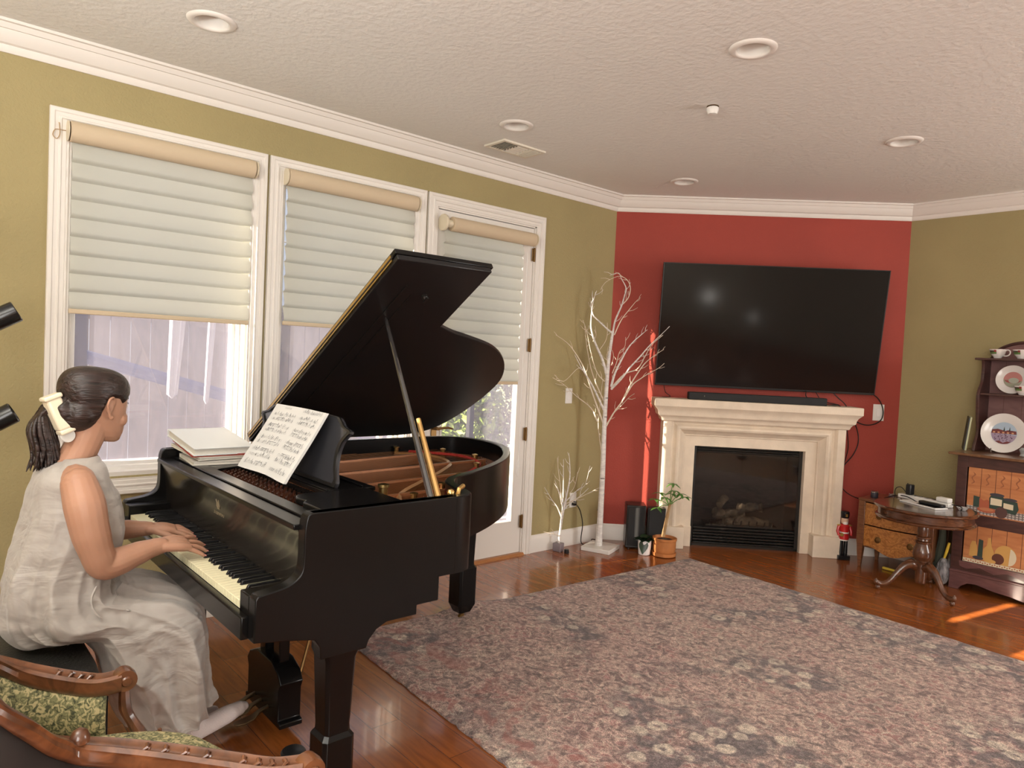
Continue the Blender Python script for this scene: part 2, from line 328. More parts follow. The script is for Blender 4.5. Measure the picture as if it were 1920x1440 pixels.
b=B(); b.tube([(.040,3.712,2.20),(.042,3.714,1.3),(.042,3.716,.72)],.0035,6); b.tube([(.042,3.716,.72),(.042,3.717,.69),(.042,3.717,.62),(.042,3.717,.60)],[.005,.011,.013,.008],8); obj('white_pull_string',b,M_plasw,label='white pull cord with tassel hanging beside the glass of the door',cat='cord')
# ---------------------------------------------------------------- ceiling fixtures
def open_lathe(b,prof,c,n=40):
    b.lathe(prof,c,n); b.f=b.f[:-2]; b.mi=b.mi[:-2]; return b
x,y=LIGHTS[0]
dl=thing('recessed_light','recessed ceiling light nearest the leftmost window, upper left','ceiling light',(x,y,H),'recessed lights in the ceiling')
obj('trim_ring',open_lathe(B(),[(.066,-.002),(.068,-.008),(.074,-.011),(.088,-.009),(.096,-.004),(.098,.001)],(x,y,H)),M_white,dl,ang=60)
obj('baffle',open_lathe(B(),[(.0665,-.004),(.064,.03),(.056,.075),(.050,.085)],(x,y,H)),mat('gloss_white_cone',(.86,.83,.78),.25),dl,ang=60)
obj('lens',B().lathe([(.052,.084),(.03,.088),(.001,.088)],(x,y,H),32),mat('frosted_lens',(.62,.56,.47),.5),dl)
for (x,y),l in zip(LIGHTS[1:],['recessed ceiling light just beside the air vent','small recessed ceiling light farthest back, in front of the red wall, left of the sprinkler','largest-looking recessed ceiling light, right of the middle at the top','recessed ceiling light at far right, above the television corner']): dup(dl,(x,y,H),l)
# air vent
t=thing('air_vent','rectangular slatted air vent in the ceiling near the crown molding','vent',(.36,3.275,H))
b=B(); b.box(.26,.46,3.10,3.125,H-.012,H); b.box(.26,.46,3.425,3.45,H-.012,H); b.box(.26,.282,3.125,3.425,H-.012,H); b.box(.438,.46,3.125,3.425,H-.012,H); obj('frame',b,M_vent,t,bevel=.002)
obj('backing',B().box(.28,.44,3.12,3.43,H-.002,H-.0005),M_dark,t)
for k in range(5):
    y=3.14+k*.02; obj('slat',B().prism([(y,H-.012),(y+.003,H-.012),(y+.012,H-.002),(y+.009,H-.002)],.282,.438,ax='x'),M_vent,t,smooth=False)
for k in range(5):
    x=.295+k*.028; obj('slat',B().prism([(x,H-.012),(x+.003,H-.012),(x+.014,H-.002),(x+.011,H-.002)],3.245,3.335,ax='y'),M_vent,t,smooth=False)
for k in range(5):
    y=3.342+k*.018; obj('slat',B().prism([(y+.009,H-.014),(y+.012,H-.014),(y+.003,H-.002),(y,H-.002)],.282,.438,ax='x'),M_vent,t,smooth=False)
# sprinkler
t=thing('sprinkler_head','small white fire sprinkler on the ceiling','sprinkler',(1.69,3.45,H-.043))
obj('escutcheon',B().lathe([(.030,0),(.031,-.002),(.012,-.003)],(1.69,3.45,H),20),M_oldbrass,t)
obj('head',B().lathe([(.026,-.004),(.031,-.008),(.031,-.022),(.024,-.040),(.008,-.043)],(1.69,3.45,H),16),M_plasw,t)
# ================================================================ OUTSIDE
M_pave=mat('pale_concrete',(.50,.48,.46),.9,noise_s=4,noise_a=.1)
obj('patio',B().box(-6,-.16,-6,12,-.25,-.15),M_pave,smooth=False,label='pale concrete patio outside the windows',cat='patio')
t=thing('wooden_fence','weathered grey-brown board fence seen hazily through the window glass','fence',(-2.7,3,-.15))
Mf=wood('fence_board',(.20,.16,.15),(.34,.27,.25),.8,3,(3,3,1),0,1)
for k in range(78):
    y=-2+k*.152; hh=1.83+.015*random.random()
    obj('fence_board',B().prism([(y,-.15),(y+.145,-.15),(y+.145,hh-.03),(y+.12,hh),(y+.025,hh),(y,hh-.03)],-2.71,-2.69,ax='x'),Mf,t,smooth=False)
for z in (.2,1.6): obj('rail',B().box(-2.75,-2.71,-2,9.9,z,z+.09),Mf,t,smooth=False)
t=thing('shadow_band','dark blue-grey sloping bar standing in for a shadow band outside the leftmost window','rail',(-1.6,2.1,-.15)); obj('band_bar',B().tube([(-1.6,.4,1.57),(-1.6,3.9,.58)],.045,10),mat('blue_grey_band',(.05,.06,.20),.6),t)  # added bar and posts imitate a diagonal shadow band; no rail there
for y_,z_ in ((.4,1.57),(3.9,.58)): obj('band_post',B().box(-1.63,-1.57,y_-.03,y_+.03,-.15,z_),MATS['blue_grey_band'],t,smooth=False)
obj('patio_post',B().box(-.85,-.75,1.04,1.13,-.15,2.9),mat('blue_grey_post',(.12,.12,.20),.6),smooth=False,label='dark blue-grey post outside at the left edge of the leftmost window',cat='post')
M_cloth=mat('sheer_white_cloth',(.85,.84,.95),.8)
def strip(y,z0,z1,wd,x,label):
    b=B(); rows=[]
    for i in range(14):
        q=i/13; z=z1+(z0-z1)*q; w_=wd*(1-.5*q); rows.append([(x+.012*math.sin(j*2.1),y+w_*(j/6-.5)-.05*q*(y>0),z) for j in range(7)])
    rows.append([(x,y-.05,z0-.03)]*7); b.grid(rows); obj('cloth_strip',b,M_cloth,label=label,cat='cloth',group='white cloths hanging outside')
t=thing('clothes_line','washing line on two posts outside, holding the white cloths','clothes line',(-1.2,1.8,-.15)); obj('line',B().tube([(-1.2,.3,2.21),(-1.2,3.3,2.21)],.006,6),M_plasw,t)
for y_ in (.3,3.3): obj('line_post',B().box(-1.22,-1.18,y_-.02,y_+.02,-.15,2.24),M_plasw,t,smooth=False)
strip(1.76,1.10,2.2,.14,-1.2,'white cloth strip hanging outside the leftmost window, left one of two'); strip(1.98,1.06,2.2,.07,-1.2,'narrow white cloth strip hanging outside the leftmost window, right one of two')
def bush(name,c,sc,n,mt,label,seed,ls=.05):
    rnd=random.Random(seed); b=B()
    for k in range(n):
        th=rnd.random()*2*PI; ph=math.acos(1-2*rnd.random()); rr=rnd.random()**.35
        p=Vector((c[0]+sc[0]*rr*math.sin(ph)*math.cos(th),c[1]+sc[1]*rr*math.sin(ph)*math.sin(th),c[2]+sc[2]*rr*math.cos(ph)))
        q=Quaternion((rnd.gauss(0,1),rnd.gauss(0,1),rnd.gauss(0,1),rnd.gauss(0,1))).normalized().to_matrix(); s=ls*(.7+.6*rnd.random())
        b.add([p+q@Vector(v) for v in ((-s,0,0),(0,-s*.45,s*.1),(s,0,0),(0,s*.45,s*.1))],[(0,1,2,3)])
    t=thing(name,label,'bush',(c[0],c[1],-.15))
    obj('foliage',b,mt,t,smooth=False,kind='stuff'); obj('stem',B().tube([(c[0],c[1],-.15),(c[0],c[1],c[2])],.03,8),mat('bark',(.12,.08,.05),.9),t)
M_leafy=mat('bright_garden_leaves',(.34,.46,.10),.5,noise_s=9,noise_a=.4); M_leafg=mat('grey_garden_leaves',(.34,.38,.24),.6,noise_s=9,noise_a=.3)
bush('garden_bush',(-1.75,4.60,.80),(.35,.40,.90),3000,M_leafy,'bright green leafy bush outside the lower glass of the door, left of the dark post',3)
bush('garden_bush',(-1.95,5.72,.90),(.45,.56,.98),4200,M_leafg,'grey-green hazy bush outside the lower glass of the door, right of the dark post',4)
obj('garden_post',B().box(-1.35,-1.30,4.30,4.35,-.15,2.2),mat('dark_post',(.03,.03,.035),.5),smooth=False,label='thin dark upright post among the bushes outside the door',cat='post')

# unseen uplighter added behind the camera to brighten the ceiling
t=thing('added_uplighter','unseen tall uplighter added in the rear part of the room to brighten the ceiling','lamp',(2.5,-.6,0))
obj('base',B().lathe([(.14,0),(.14,.02),(.02,.03)],(2.5,-.6,0),24),M_blacksat,t); obj('pole',B().tube([(2.5,-.6,.02),(2.5,-.6,1.74)],.012,10),M_blacksat,t)
obj('bowl',open_lathe(B(),[(.03,1.72),(.12,1.76),(.19,1.83),(.195,1.835),(.11,1.765),(.02,1.735)],(2.5,-.6,0),28),M_plasw,t)

for i,(x,y,z,r,l) in enumerate(((6.0,1.545,.69,.07,'unseen glowing globe added at the rear for the larger spot reflected in the television'),(6.0,2.39,.50,.035,'small unseen glowing globe added low at the rear for the smaller spot reflected in the television'))):
    t=thing('added_globe',l,'lamp',(x,y,0)); obj('stand',B().lathe([(.10,0),(.10,.02),(.012,.03),(.012,z-r)],(x,y,0),16),M_blacksat,t); obj('globe',B().ball((x,y,z),r,20),mat('added_globe_glow',(1,.95,.85),.5,emit=((1,.95,.88),16)),t)  # globes added out of view to make the spots reflected in the television
# ================================================================ GRAND PIANO
P=thing('grand_piano','black baby grand piano with its lid propped open beside the windows','piano',(1.26,1.9,0))
XL,XRt=.535,1.991
outline=[(XRt-.0015,1.20),(XRt-.0015,1.68)]+[tuple(p)[:2] for p in spline([(XRt-.0015,1.68,0),(1.987,1.735,0),(1.955,1.785,0),(1.86,1.82,0),(1.76,1.86,0),(1.69,1.93,0),(1.63,2.06,0),(1.53,2.24,0),(1.40,2.42,0),(1.24,2.58,0),(1.06,2.71,0),(.88,2.775,0),(.72,2.775,0),(.60,2.71,0),(.545,2.58,0),(XL+.0015,2.42,0)],5)]+[(XL+.0015,1.20)]
def inset(pl,d,closed=False):
    out=[]; n=len(pl)
    for i in range(n):
        a=Vector(pl[max(i-1,0)]); c=Vector(pl[min(i+1,n-1)]); t=(c-a).normalized(); out.append((pl[i][0]-t.y*d,pl[i][1]+t.x*d))
    return out
inner=inset(outline,.036)
def band(b,o,i,z0,z1,r=.004):
    rows=[]
    for (ox,oy),(ix,iy) in zip(o,i):
        O=Vector((ox,oy)); I=Vector((ix,iy)); e=(I-O).normalized()*r; A=O+e; Bq=I-e
        rows.append([(ox,oy,z0),(ox,oy,z1-r),(A.x,A.y,z1),(Bq.x,Bq.y,z1),(ix,iy,z1-r),(ix,iy,z0)])
    b.grid(rows,cap=False); b.add(rows[0],[tuple(range(6))]); b.add(rows[-1],[tuple(range(6))]); b.add([(x,y,z0) for x,y in o]+[(x,y,z0) for x,y in i][::-1],[tuple(range(2*len(o)))]); return b
b=band(B(),outline,inner,.735,.990); obj('rim',b,M_black,P,ang=30)
cheek=[(1.038,.655),(1.040,.772),(1.048,.781),(1.085,.786)]+[tuple(p)[1:] for p in spline([(0,1.085,.786),(0,1.125,.793),(0,1.155,.808),(0,1.170,.830),(0,1.174,.87),(0,1.174,.94),(0,1.180,.978),(0,1.192,.990)],4)][1:]+[(1.25,.990),(1.25,.735)]
cheekR=cheek[:-2]+[(1.70,.990),(1.70,.735),(1.64,.735),(1.64,.658),(1.558,.658),(1.558,.628),(1.45,.628),(1.415,.612),(1.39,.585),(1.382,.562),(1.235,.562),(1.232,.598),(1.215,.624),(1.135,.640)]
for nm,xa,xb,pl in (('arm',XL,XL+.045,cheek),('arm',XRt-.045,XRt,cheekR)):
    obj(nm,B().prism(pl,xa,xb,ax='x'),M_black,P,ang=30,bevel=.003)
obj('arm_bracket',B().prism([(1.25,.735),(1.64,.735),(1.64,.658),(1.558,.658),(1.558,.628),(1.45,.628),(1.382,.562),(1.235,.562),(1.2,.735)],XL,XL+.045,ax='x'),M_black,P,bevel=.003)
obj('bottom_board',B().prism(inner+[],.735,.75),M_blacksat,P,smooth=False)
b=B(); b.box(XL+.045,XRt-.045,1.042,1.42,.650,.700); obj('keybed',b,M_blacksat,P,bevel=.003)
b=B(); b.box(XL+.045,XRt-.045,1.020,1.042,.652,.716); obj('key_slip',b,M_black,P,bevel=.004)
for xa,xb in ((XL+.045,.649),(1.878,XRt-.045)): obj('key_block',B().box(xa,xb,1.040,1.20,.700,.772),M_black,P,bevel=.004)
kw=1.225/52
def wkey(i): return B().box(.651+i*kw+.0005,.651+(i+1)*kw-.0005,1.046,1.198,.712,.735)
for i in range(52): obj('white_key',wkey(i),M_ivory,P,smooth=False,bevel=.0012,seg=1)
for i in range(51):
    if (i%7) in (1,4): continue   # A0 B0 | C...
    xc=.651+(i+1)*kw; b=B()
    rows=[[(xc-.0065,1.094,.733),(xc+.0065,1.094,.733),(xc+.0065,1.198,.733),(xc-.0065,1.198,.733)],[(xc-.0045,1.101,.7475),(xc+.0045,1.101,.7475),(xc+.0045,1.198,.7475),(xc-.0045,1.198,.7475)]]
    b.grid(rows,True,True); obj('black_key',b,M_ebkey,P,bevel=.001,seg=1)
fb=[tuple(p)[1:] for p in spline([(0,1.199,.742),(0,1.199,.80),(0,1.192,.87),(0,1.178,.920),(0,1.172,.938)],5)]
obj('fallboard',B().prism(fb+[(1.25,.938),(1.25,.742)],XL+.045,XRt-.045,ax='x'),mat('fallboard_lacquer',(.014,.011,.009),.22,spec=.5,coat=.3),P,ang=40)
b=B(); cx=1.248      # small gilt emblem of a lyre over a name plate
for s in (-1,1): b.tube(spline([(cx+s*.004,1.1915,.862),(cx+s*.013,1.1905,.868),(cx+s*.010,1.1885,.882),(cx+s*.012,1.186,.894)],4),.0016,5)
b.box(cx-.010,cx+.010,1.1902,1.1925,.859,.862)
for k in (-1,0,1): b.tube([(cx+k*.003,1.1912,.862),(cx+k*.003,1.1885,.886)],.0007,4)
obj('gold_emblem',b,mat('faded_gilt',(.26,.20,.12),.5,.2),P)
cu=bpy.data.curves.new('name','FONT'); cu.body='STEINWAY'; cu.size=.022; cu.extrude=.0003; cu.align_x='CENTER'
tmp=bpy.data.objects.new('tmp',cu); COL.objects.link(tmp); bpy.context.view_layer.update()
tm=bpy.data.meshes.new_from_object(tmp.evaluated_get(bpy.context.evaluated_depsgraph_get())); bpy.data.objects.remove(tmp)
b=B(); MT=Matrix.Translation((cx,1.1945,.836))@Matrix.Rotation(PI/2-.1,4,'X'); b.add([MT@v.co for v in tm.vertices],[list(p.vertices) for p in tm.polygons]); obj('name_lettering',b,MATS['faded_gilt'],P,smooth=False)
b=B(); b.box(XL+.045,XRt-.045,1.160,1.215,.936,.952); b.box(XL+.045,XRt-.045,1.218,1.272,.936,.958); obj('front_shelf',b,M_black,P,bevel=.003)
b=B(); b.prism([(XL+.036,1.272),(.98,1.272),(.96,1.30),(.93,1.38),(.93,1.60),(XL+.036,1.60)],.944,.956); obj('shelf_board',b,M_black,P,bevel=.003)
b=B(); b.prism([(XRt-.036,1.272),(XRt-.036,1.56),(1.64,1.56),(1.64,1.40)]+[tuple(p)[:2] for p in spline([(1.64,1.40,0),(1.630,1.35,0),(1.645,1.305,0),(1.69,1.283,0),(1.74,1.290,0)],5)][1:]+[(1.76,1.272)],.950,.972); obj('shelf_board',b,M_black,P,bevel=.004)
b=B(); b.box(.93,1.64,1.405,1.60,.958,.972); b.box(.93,1.64,1.41,1.418,.972,.977); b.box(.95,1.62,1.555,1.562,.972,.978); obj('desk_base',b,M_black,P,bevel=.002)
# interior
b=B(); b.prism(inset(outline,.034),.820,.830); obj('soundboard',b,wood('amber_soundboard',(.10,.035,.012),(.16,.06,.02),.35,5,(6,1,1),.3,.4),P,smooth=False)
M_plate=mat('bronze_plate',(.36,.145,.060),.38,.35,noise_s=30,noise_a=.05)
ins=inset(outline,.040); ins2=inset(outline,.115)
b=B(); n0=2; b.grid([[(ins[i][0],ins[i][1],.886),(ins[i][0],ins[i][1],.898),(ins2[i][0],ins2[i][1],.898),(ins2[i][0],ins2[i][1],.886)] for i in range(n0,len(ins))],True)
b.box(.58,1.95,1.28,1.42,.898,.910); b.box(.58,1.95,1.50,1.60,.886,.904); b.box(.585,1.945,1.42,1.50,.864,.874)
for xa,xb,ye in ((.86,.70,2.55),(1.12,1.02,2.60),(1.38,1.30,2.40),(1.62,1.56,2.05)):
    b.add([(xa-.018,1.5,.872),(xa+.018,1.5,.872),(xb+.018,ye,.872),(xb-.018,ye,.872),(xa-.010,1.5,.929),(xa+.010,1.5,.929),(xb+.010,ye,.924),(xb-.010,ye,.924)],[(0,1,2,3),(4,5,6,7),(0,1,5,4),(1,2,6,5),(2,3,7,6),(3,0,4,7)])
obj('iron_plate',b,M_plate,P,bevel=.003)
b=B()
for k in range(7):
    p=[(.62,2.36),(.78,2.55),(1.02,2.58),(1.25,2.41),(1.45,2.16),(1.60,1.96),(1.72,1.75)][k]; b.lathe([(.012,0),(.012,.045),(.016,.047),(.016,.052),(.004,.056)],(p[0]-.03,p[1]-.02,.894),10)
obj('plate_bolt',b,M_brass,P,kind='stuff')
for (px_,py_) in ((.66,1.66),(1.66,1.62)): obj('nose_bolt',B().lathe([(.016,0),(.016,.075),(.021,.078),(.021,.088),(.006,.092)],(px_,py_,.894),12),M_brass,P)
b=B(); rnd=random.Random(2)
for k in range(70):
    q=k/69; xs=.61+q*1.31; xe=xs-.10+.02*q; ye=2.62 if xs<1.1 else 2.62-(xs-1.1)*1.05
    b.box(-.0007,.0007,0,1,0,.0014,T=Matrix(((1,(xe-xs),0,xs),(0,ye-1.43,0,1.43),(0,0,1,.917),(0,0,0,1))))
obj('strings',b,mat('copper_strings',(.50,.25,.12),.3,1),P,smooth=False,kind='stuff')
b=B()
for k in range(72):
    for r_i in range(3): b.box(.60+k*.0185,.606+k*.0185,1.30+r_i*.030+(k%2)*.012,1.306+r_i*.030+(k%2)*.012,.910,.949)
obj('tuning_pins',b,mat('pin_steel',(.55,.35,.28),.25,1),P,smooth=False,kind='stuff')
b=B()
for k in range(60): b.box(.60+k*.022,.612+k*.022,1.44,1.475,.895,.925)
obj('dampers',b,M_blacksat,P,smooth=False,kind='stuff')
b=B(); b.tube(spline([(.62,2.40,.921),(.85,2.56,.921),(1.1,2.50,.921),(1.30,2.28,.921),(1.5,2.0,.921),(1.65,1.82,.921)],6),.008,6); obj('red_felt',b,mat('red_felt',(.42,.03,.02),.9),P)
b=B()
for k in range(26):
    a=ins2[int(8+k*2)%len(ins2)] ; b.tube([(a[0],a[1],.898),(a[0],a[1],.924)],.0035,6)
obj('hitch_pins',b,mat('pin_steel',(.55,.35,.28),.25,1),P,smooth=False,kind='stuff')
b=B(); b.tube(spline([(.64,2.30,.912),(.80,2.42,.912),(1.02,2.38,.912),(1.22,2.18,.912),(1.40,1.95,.912),(1.58,1.74,.912),(1.80,1.62,.912)],6),.011,6,flat=1.4); obj('bridge',b,wood('bridge_maple',(.30,.14,.05),(.42,.20,.07),.4),P)
# lid
TH=math.radians(31.5); LM=Matrix(((math.cos(TH),0,-math.sin(TH),.545),(0,1,0,0),(math.sin(TH),0,math.cos(TH),1.0),(0,0,0,1)))
lo=[(0,1.565),(1.455,1.565),(1.458,1.967),(1.075,1.978)]+[tuple(p)[:2] for p in spline([(1.075,1.978,0),(1.035,2.07,0),(1.005,2.17,0),(.935,2.36,0),(.82,2.51,0),(.66,2.615,0),(.50,2.645,0),(.30,2.635,0),(.12,2.585,0),(.03,2.50,0),(0,2.38,0)],5)][1:]
obj('lid',B().prism(lo,0,.020,T=LM),mat('lid_lacquer',(.010,.010,.011),.30,spec=.35,coat=.05),P,ang=30,bevel=.003)
b=B(); b.prism([(0,1.563),(1.455,1.563),(1.455,1.985),(0,1.985)],.024,.044,T=LM); obj('folded_lid_flap',b,M_black,P,bevel=.003)
b=B(); b.box(.02,1.425,1.5595,1.5645,.012,.036,T=LM); obj('lid_hinge',b,M_brass,P,smooth=False)
b=B(); b.box(.03,1.435,1.558,1.560,.019,.024,T=LM); obj('hinge_pin',b,M_dark,P,smooth=False)
b=B(); b.box(.16,1.32,1.674,1.678,-.003,0,T=LM); b.box(.75,1.27,1.722,1.725,-.0025,0,T=LM); obj('lid_moulding',b,M_blacksat,P,smooth=False)
b=B(); b.lathe([(.012,0),(.012,-.010),(.006,-.018)],(1.27,1.78,0),10,T=LM); b.box(1.255,1.285,1.775,1.785,-.022,-.016,T=LM); obj('lid_latch',b,M_blacksat,P)
def lidp(W,y,d=0): return LM@Vector((W,y,d))
top=lidp(1.112,1.70,-.004); bot=Vector((1.945,1.632,.965)); dv=(top-bot)
b=B(); rows=[]
for q,r in ((0,.011),(.1,.012),(.5,.010),(.97,.007),(1,.003)): rows.append(bot+dv*q)
b.tube(rows,[.012,.012,.010,.007,.004],8); obj('lid_prop',b,mat('prop_lacquer',(.03,.028,.028),.12,spec=.8,coat=1),P)
b=B(); b.tube([Vector((1.955,1.655,.965)),Vector((1.955,1.655,.965))+dv*.42],[.011,.009],8); obj('short_prop',b,mat('gilt_prop',(.62,.38,.14),.3,.8),P)
b=B(); b.box(1.925,1.975,1.60,1.69,.955,.975); b.ball((1.95,1.70,.995),.014,10); b.tube([(1.95,1.73,.985),(1.95,1.735,1.005),(1.94,1.76,1.012)],.008,8); obj('prop_bracket',b,M_brass,P)
# music desk
al=math.atan2(.24,.06); D=Matrix(((1.02,0,0,1.222),(0,math.cos(al),-math.sin(al),1.472),(0,math.sin(al),math.cos(al),.970),(0,0,0,1)))
half=[tuple(p)[:2] for p in spline([(.372,0,0),(.376,.02,0),(.352,.06,0),(.338,.11,0),(.345,.155,0),(.372,.185,0),(.384,.192,0)],4)]+[(.384,.200),(.372,.205)]+[tuple(p)[:2] for p in spline([(.372,.205,0),(.335,.212,0),(.30,.232,0),(.25,.244,0),(0,.246,0)],4)][1:]
poly=half+[(-x,y) for x,y in half[::-1][1:]]
obj('music_desk',B().prism(poly,0,.010,T=D),mat('desk_lacquer',(.035,.035,.040),.22,spec=.5,coat=.3),P,ang=30)
ip=[(x*.945,.012+y*.93) for x,y in poly]; b=B(); n=len(poly)
b.add([(x,y,.010) for x,y in poly]+[(x,y,.016) for x,y in poly]+[(x,y,.016) for x,y in ip]+[(x,y,.010) for x,y in ip],[(k*n+i,k*n+(i+1)%n,(k+1)*n+(i+1)%n,(k+1)*n+i) for k in range(3) for i in range(n)],T=D); obj('desk_border',b,M_blacksat,P,ang=30)
# legs
def leg(x,y,ztop,w_):
    g=thing('leg',None,None); g.name='leg'; g.parent=P; g.location=Vector((x,y,0))-wloc(P)
    lv=[(.50,1.0,ztop),(.50,1.0,ztop-.04),(.44,1,ztop-.06),(.36,1,.33),(.36,1,.315),(.46,1,.30),(.46,1,.10),(.30,1,.055)]
    def ring(h,z,c=.22): a=h*w_; k=a*(1-c); return [(x+k,y-a,z),(x+a,y-k,z),(x+a,y+k,z),(x+k,y+a,z),(x-k,y+a,z),(x-a,y+k,z),(x-a,y-k,z),(x-k,y-a,z)]
    b=B(); b.grid([ring(h,z) for h,_,z in lv],True,True); obj('leg_post',b,M_black,g,ang=20,bevel=.0015)
    b=B(); b.lathe([(.012,.06),(.018,.055),(.016,.04),(.010,.038)],(x,y,0),12); b.lathe([(.004,-.010),(.019,-.009),(.021,0),(.019,.009),(.004,.010)],(x,y,.021),16,axis='x'); obj('caster',b,M_oldbrass,g)
leg(1.930,1.312,.60,.112); leg(.60,1.312,.60,.112); leg(.80,2.665,.735,.125)
# lyre and pedals
b=B(); b.prism([(x-.05,z) for x,z in [(1.085,.035),(1.42,.035),(1.42,.055),(1.40,.06),(1.40,.17),(1.415,.20),(1.39,.235),(1.32,.262),(1.185,.262),(1.115,.235),(1.09,.20),(1.105,.17),(1.105,.06),(1.085,.055)]],1.395,1.485,ax='y'); obj('pedal_lyre',b,M_black,P,bevel=.004)
for xa in (1.105,1.235): obj('lyre_column',B().box(xa,xa+.055,1.42,1.462,.25,.66),M_black,P,bevel=.004)
for xa in (1.185,1.215): obj('pedal_rod',B().tube([(xa,1.475,.2),(xa,1.475,.66)],.004,6),M_oldbrass,P)
obj('lyre_brace',B().tube([(1.34,1.48,.20),(1.34,1.62,.74)],.006,6),M_oldbrass,P)
for xa in (1.13,1.195,1.26):
    b=B(); rows=[]
    for (y,z,hw,hh) in ((1.47,.088,.006,.006),(1.40,.085,.006,.006),(1.36,.072,.010,.005),(1.335,.056,.018,.004),(1.30,.050,.021,.004),(1.275,.050,.015,.003),(1.268,.050,.006,.002)): rows.append([(xa-hw,y,z-hh),(xa+hw,y,z-hh),(xa+hw,y,z+hh),(xa-hw,y,z+hh)])
    b.grid(rows,True,True); obj('pedal',b,mat('dull_brass',(.16,.11,.06),.4,1),P,ang=60,bevel=.002)
# ---------------------------------------------------------------- sheet music
S=thing('sheet_music','open white music book with printed staves on the piano music desk','sheet music',(1.245,1.35,.972))
x0,x1=1.028,1.466; M_paper=mat('paper',(.70,.69,.67),.6)
def page(u,v,d=0):  # v 0 bottom .. 1 top
    y=1.352+.150*v+.006*math.sin(PI*v)-d*.8; z=.974+.245*v**.93
    c=.008*math.cos((u-.5)*PI*2)*(1-.3*v) if True else 0
    return (x0+(x1-x0)*u,y+c-.008,z+d*.35)
rows=[[page(u/24,v/14) for u in range(25)] for v in range(15)]; rb=[[ (p[0],p[1]+.010,p[2]-.002) for p in r] for r in rows]
b=B(); b.grid(rows); b.grid(rb)
edge=[rows[0][j] for j in range(25)]; edb=[rb[0][j] for j in range(25)]; b.grid([edge,edb]); b.grid([rows[-1],rb[-1]]); b.grid([[r[0] for r in rows],[r[0] for r in rb]]); b.grid([[r[-1] for r in rows],[r[-1] for r in rb]])
obj('pages',b,M_paper,S,ang=50)
b=B(); rnd=random.Random(5)
def seg(u0,v0,u1,v1,wd):
    n=6; r=[[page(u0+(u1-u0)*i/n,v0+(v1-v0)*i/n-wd/2,.0008) for i in range(n+1)],[page(u0+(u1-u0)*i/n,v0+(v1-v0)*i/n+wd/2,.0008) for i in range(n+1)]]; b.grid(r)
for pg in (0,1):
    ua,ub=(.06,.46) if pg==0 else (.54,.95)
    for st in range(10):
        if pg==0 and st==9: continue
        vv=.07+st*.094+(.018 if st%2 else 0)
        for l in range(5): seg(ua,vv+l*.0075,ub,vv+l*.0075,.0009)
        for k in range(26):
            u=ua+.02+rnd.random()*(ub-ua-.03); q=vv-.006+rnd.random()*.045; seg(u-.0035,q,u+.0035,q,.006); seg(u+.004,q,u+.0055,q+.03,.004) if 0 else None
            if rnd.random()<.6: r0=page(u+.0035,q,.0008); r1=page(u+.0035,q+.032,.0008); b.tube([r0,r1],.0004,3)
        if rnd.random()<.6: u=ua+.04+rnd.random()*.2; seg(u,vv+.045,u+.12,vv+.045,.006)
for st in range(3): seg(.2,.965-st*.01,.32,.965-st*.01,.002)
obj('printed_notes',b,mat('printing_ink',(.16,.16,.17),.7),S,smooth=False,kind='stuff')
# ---------------------------------------------------------------- binders on the shelf
def slab(name,c,sx,sy,h,rz,mats,label,z,tilt=0,pages=True,group='folders stacked on the piano'):
    t=thing(name,label,'folder',(c[0],c[1],z),group,rz)
    T=Matrix.Translation((c[0],c[1],z))@Matrix.Rotation(rz,4,'Z')@Matrix.Rotation(tilt,4,'Y')
    t.rotation_euler=(0,0,0)
    b=B(T); b.box(-sx/2,sx/2,-sy/2,sy/2,0,.0025); b.box(-sx/2,sx/2,-sy/2,sy/2,h-.0025,h); b.box(-sx/2,-sx/2+.0025,-sy/2,sy/2,0,h); obj('cover',b,mats[0],t,smooth=False)
    b=B(T); b.box(-sx/2+.006,sx/2-.008,-sy/2+.006,sy/2-.006,.0026,h-.0026); obj('pages',b,mats[1],t,smooth=False)
Mw=mat('binder_white',(.80,.82,.82),.45); Mr=mat('binder_red',(.45,.07,.045),.5); Mc=mat('binder_cream',(.74,.70,.62),.5); Mp2=mat('page_stack',(.70,.66,.58),.7,noise_s=300,noise_a=.1,stretch=(1,1,8))
slab('music_folder',(.748,1.348),.265,.24,.016,-.10,(Mc,Mp2),'cream folder at the bottom of the stack on the piano',.9575)
slab('music_folder',(.722,1.342),.30,.235,.013,.08,(Mc,Mp2),'thin cream folder second from the bottom of the stack on the piano',.989,.075)
slab('music_folder',(.718,1.338),.31,.238,.008,-.04,(Mr,Mp2),'thin red folder just under the white binder on the piano',1.006,.095)
slab('ring_binder',(.705,1.335),.345,.245,.030,.02,(Mw,Mp2),'white binder on top of the stack on the piano',1.019,.125)
# ================================================================ FIREPLACE, TV
t0,t1=.440,1.845; F=thing('fireplace','cream cast-stone fireplace with moulded surround and dark glass-fronted firebox on the red wall','fireplace',TD@Vector((1.14,-.1,0)))
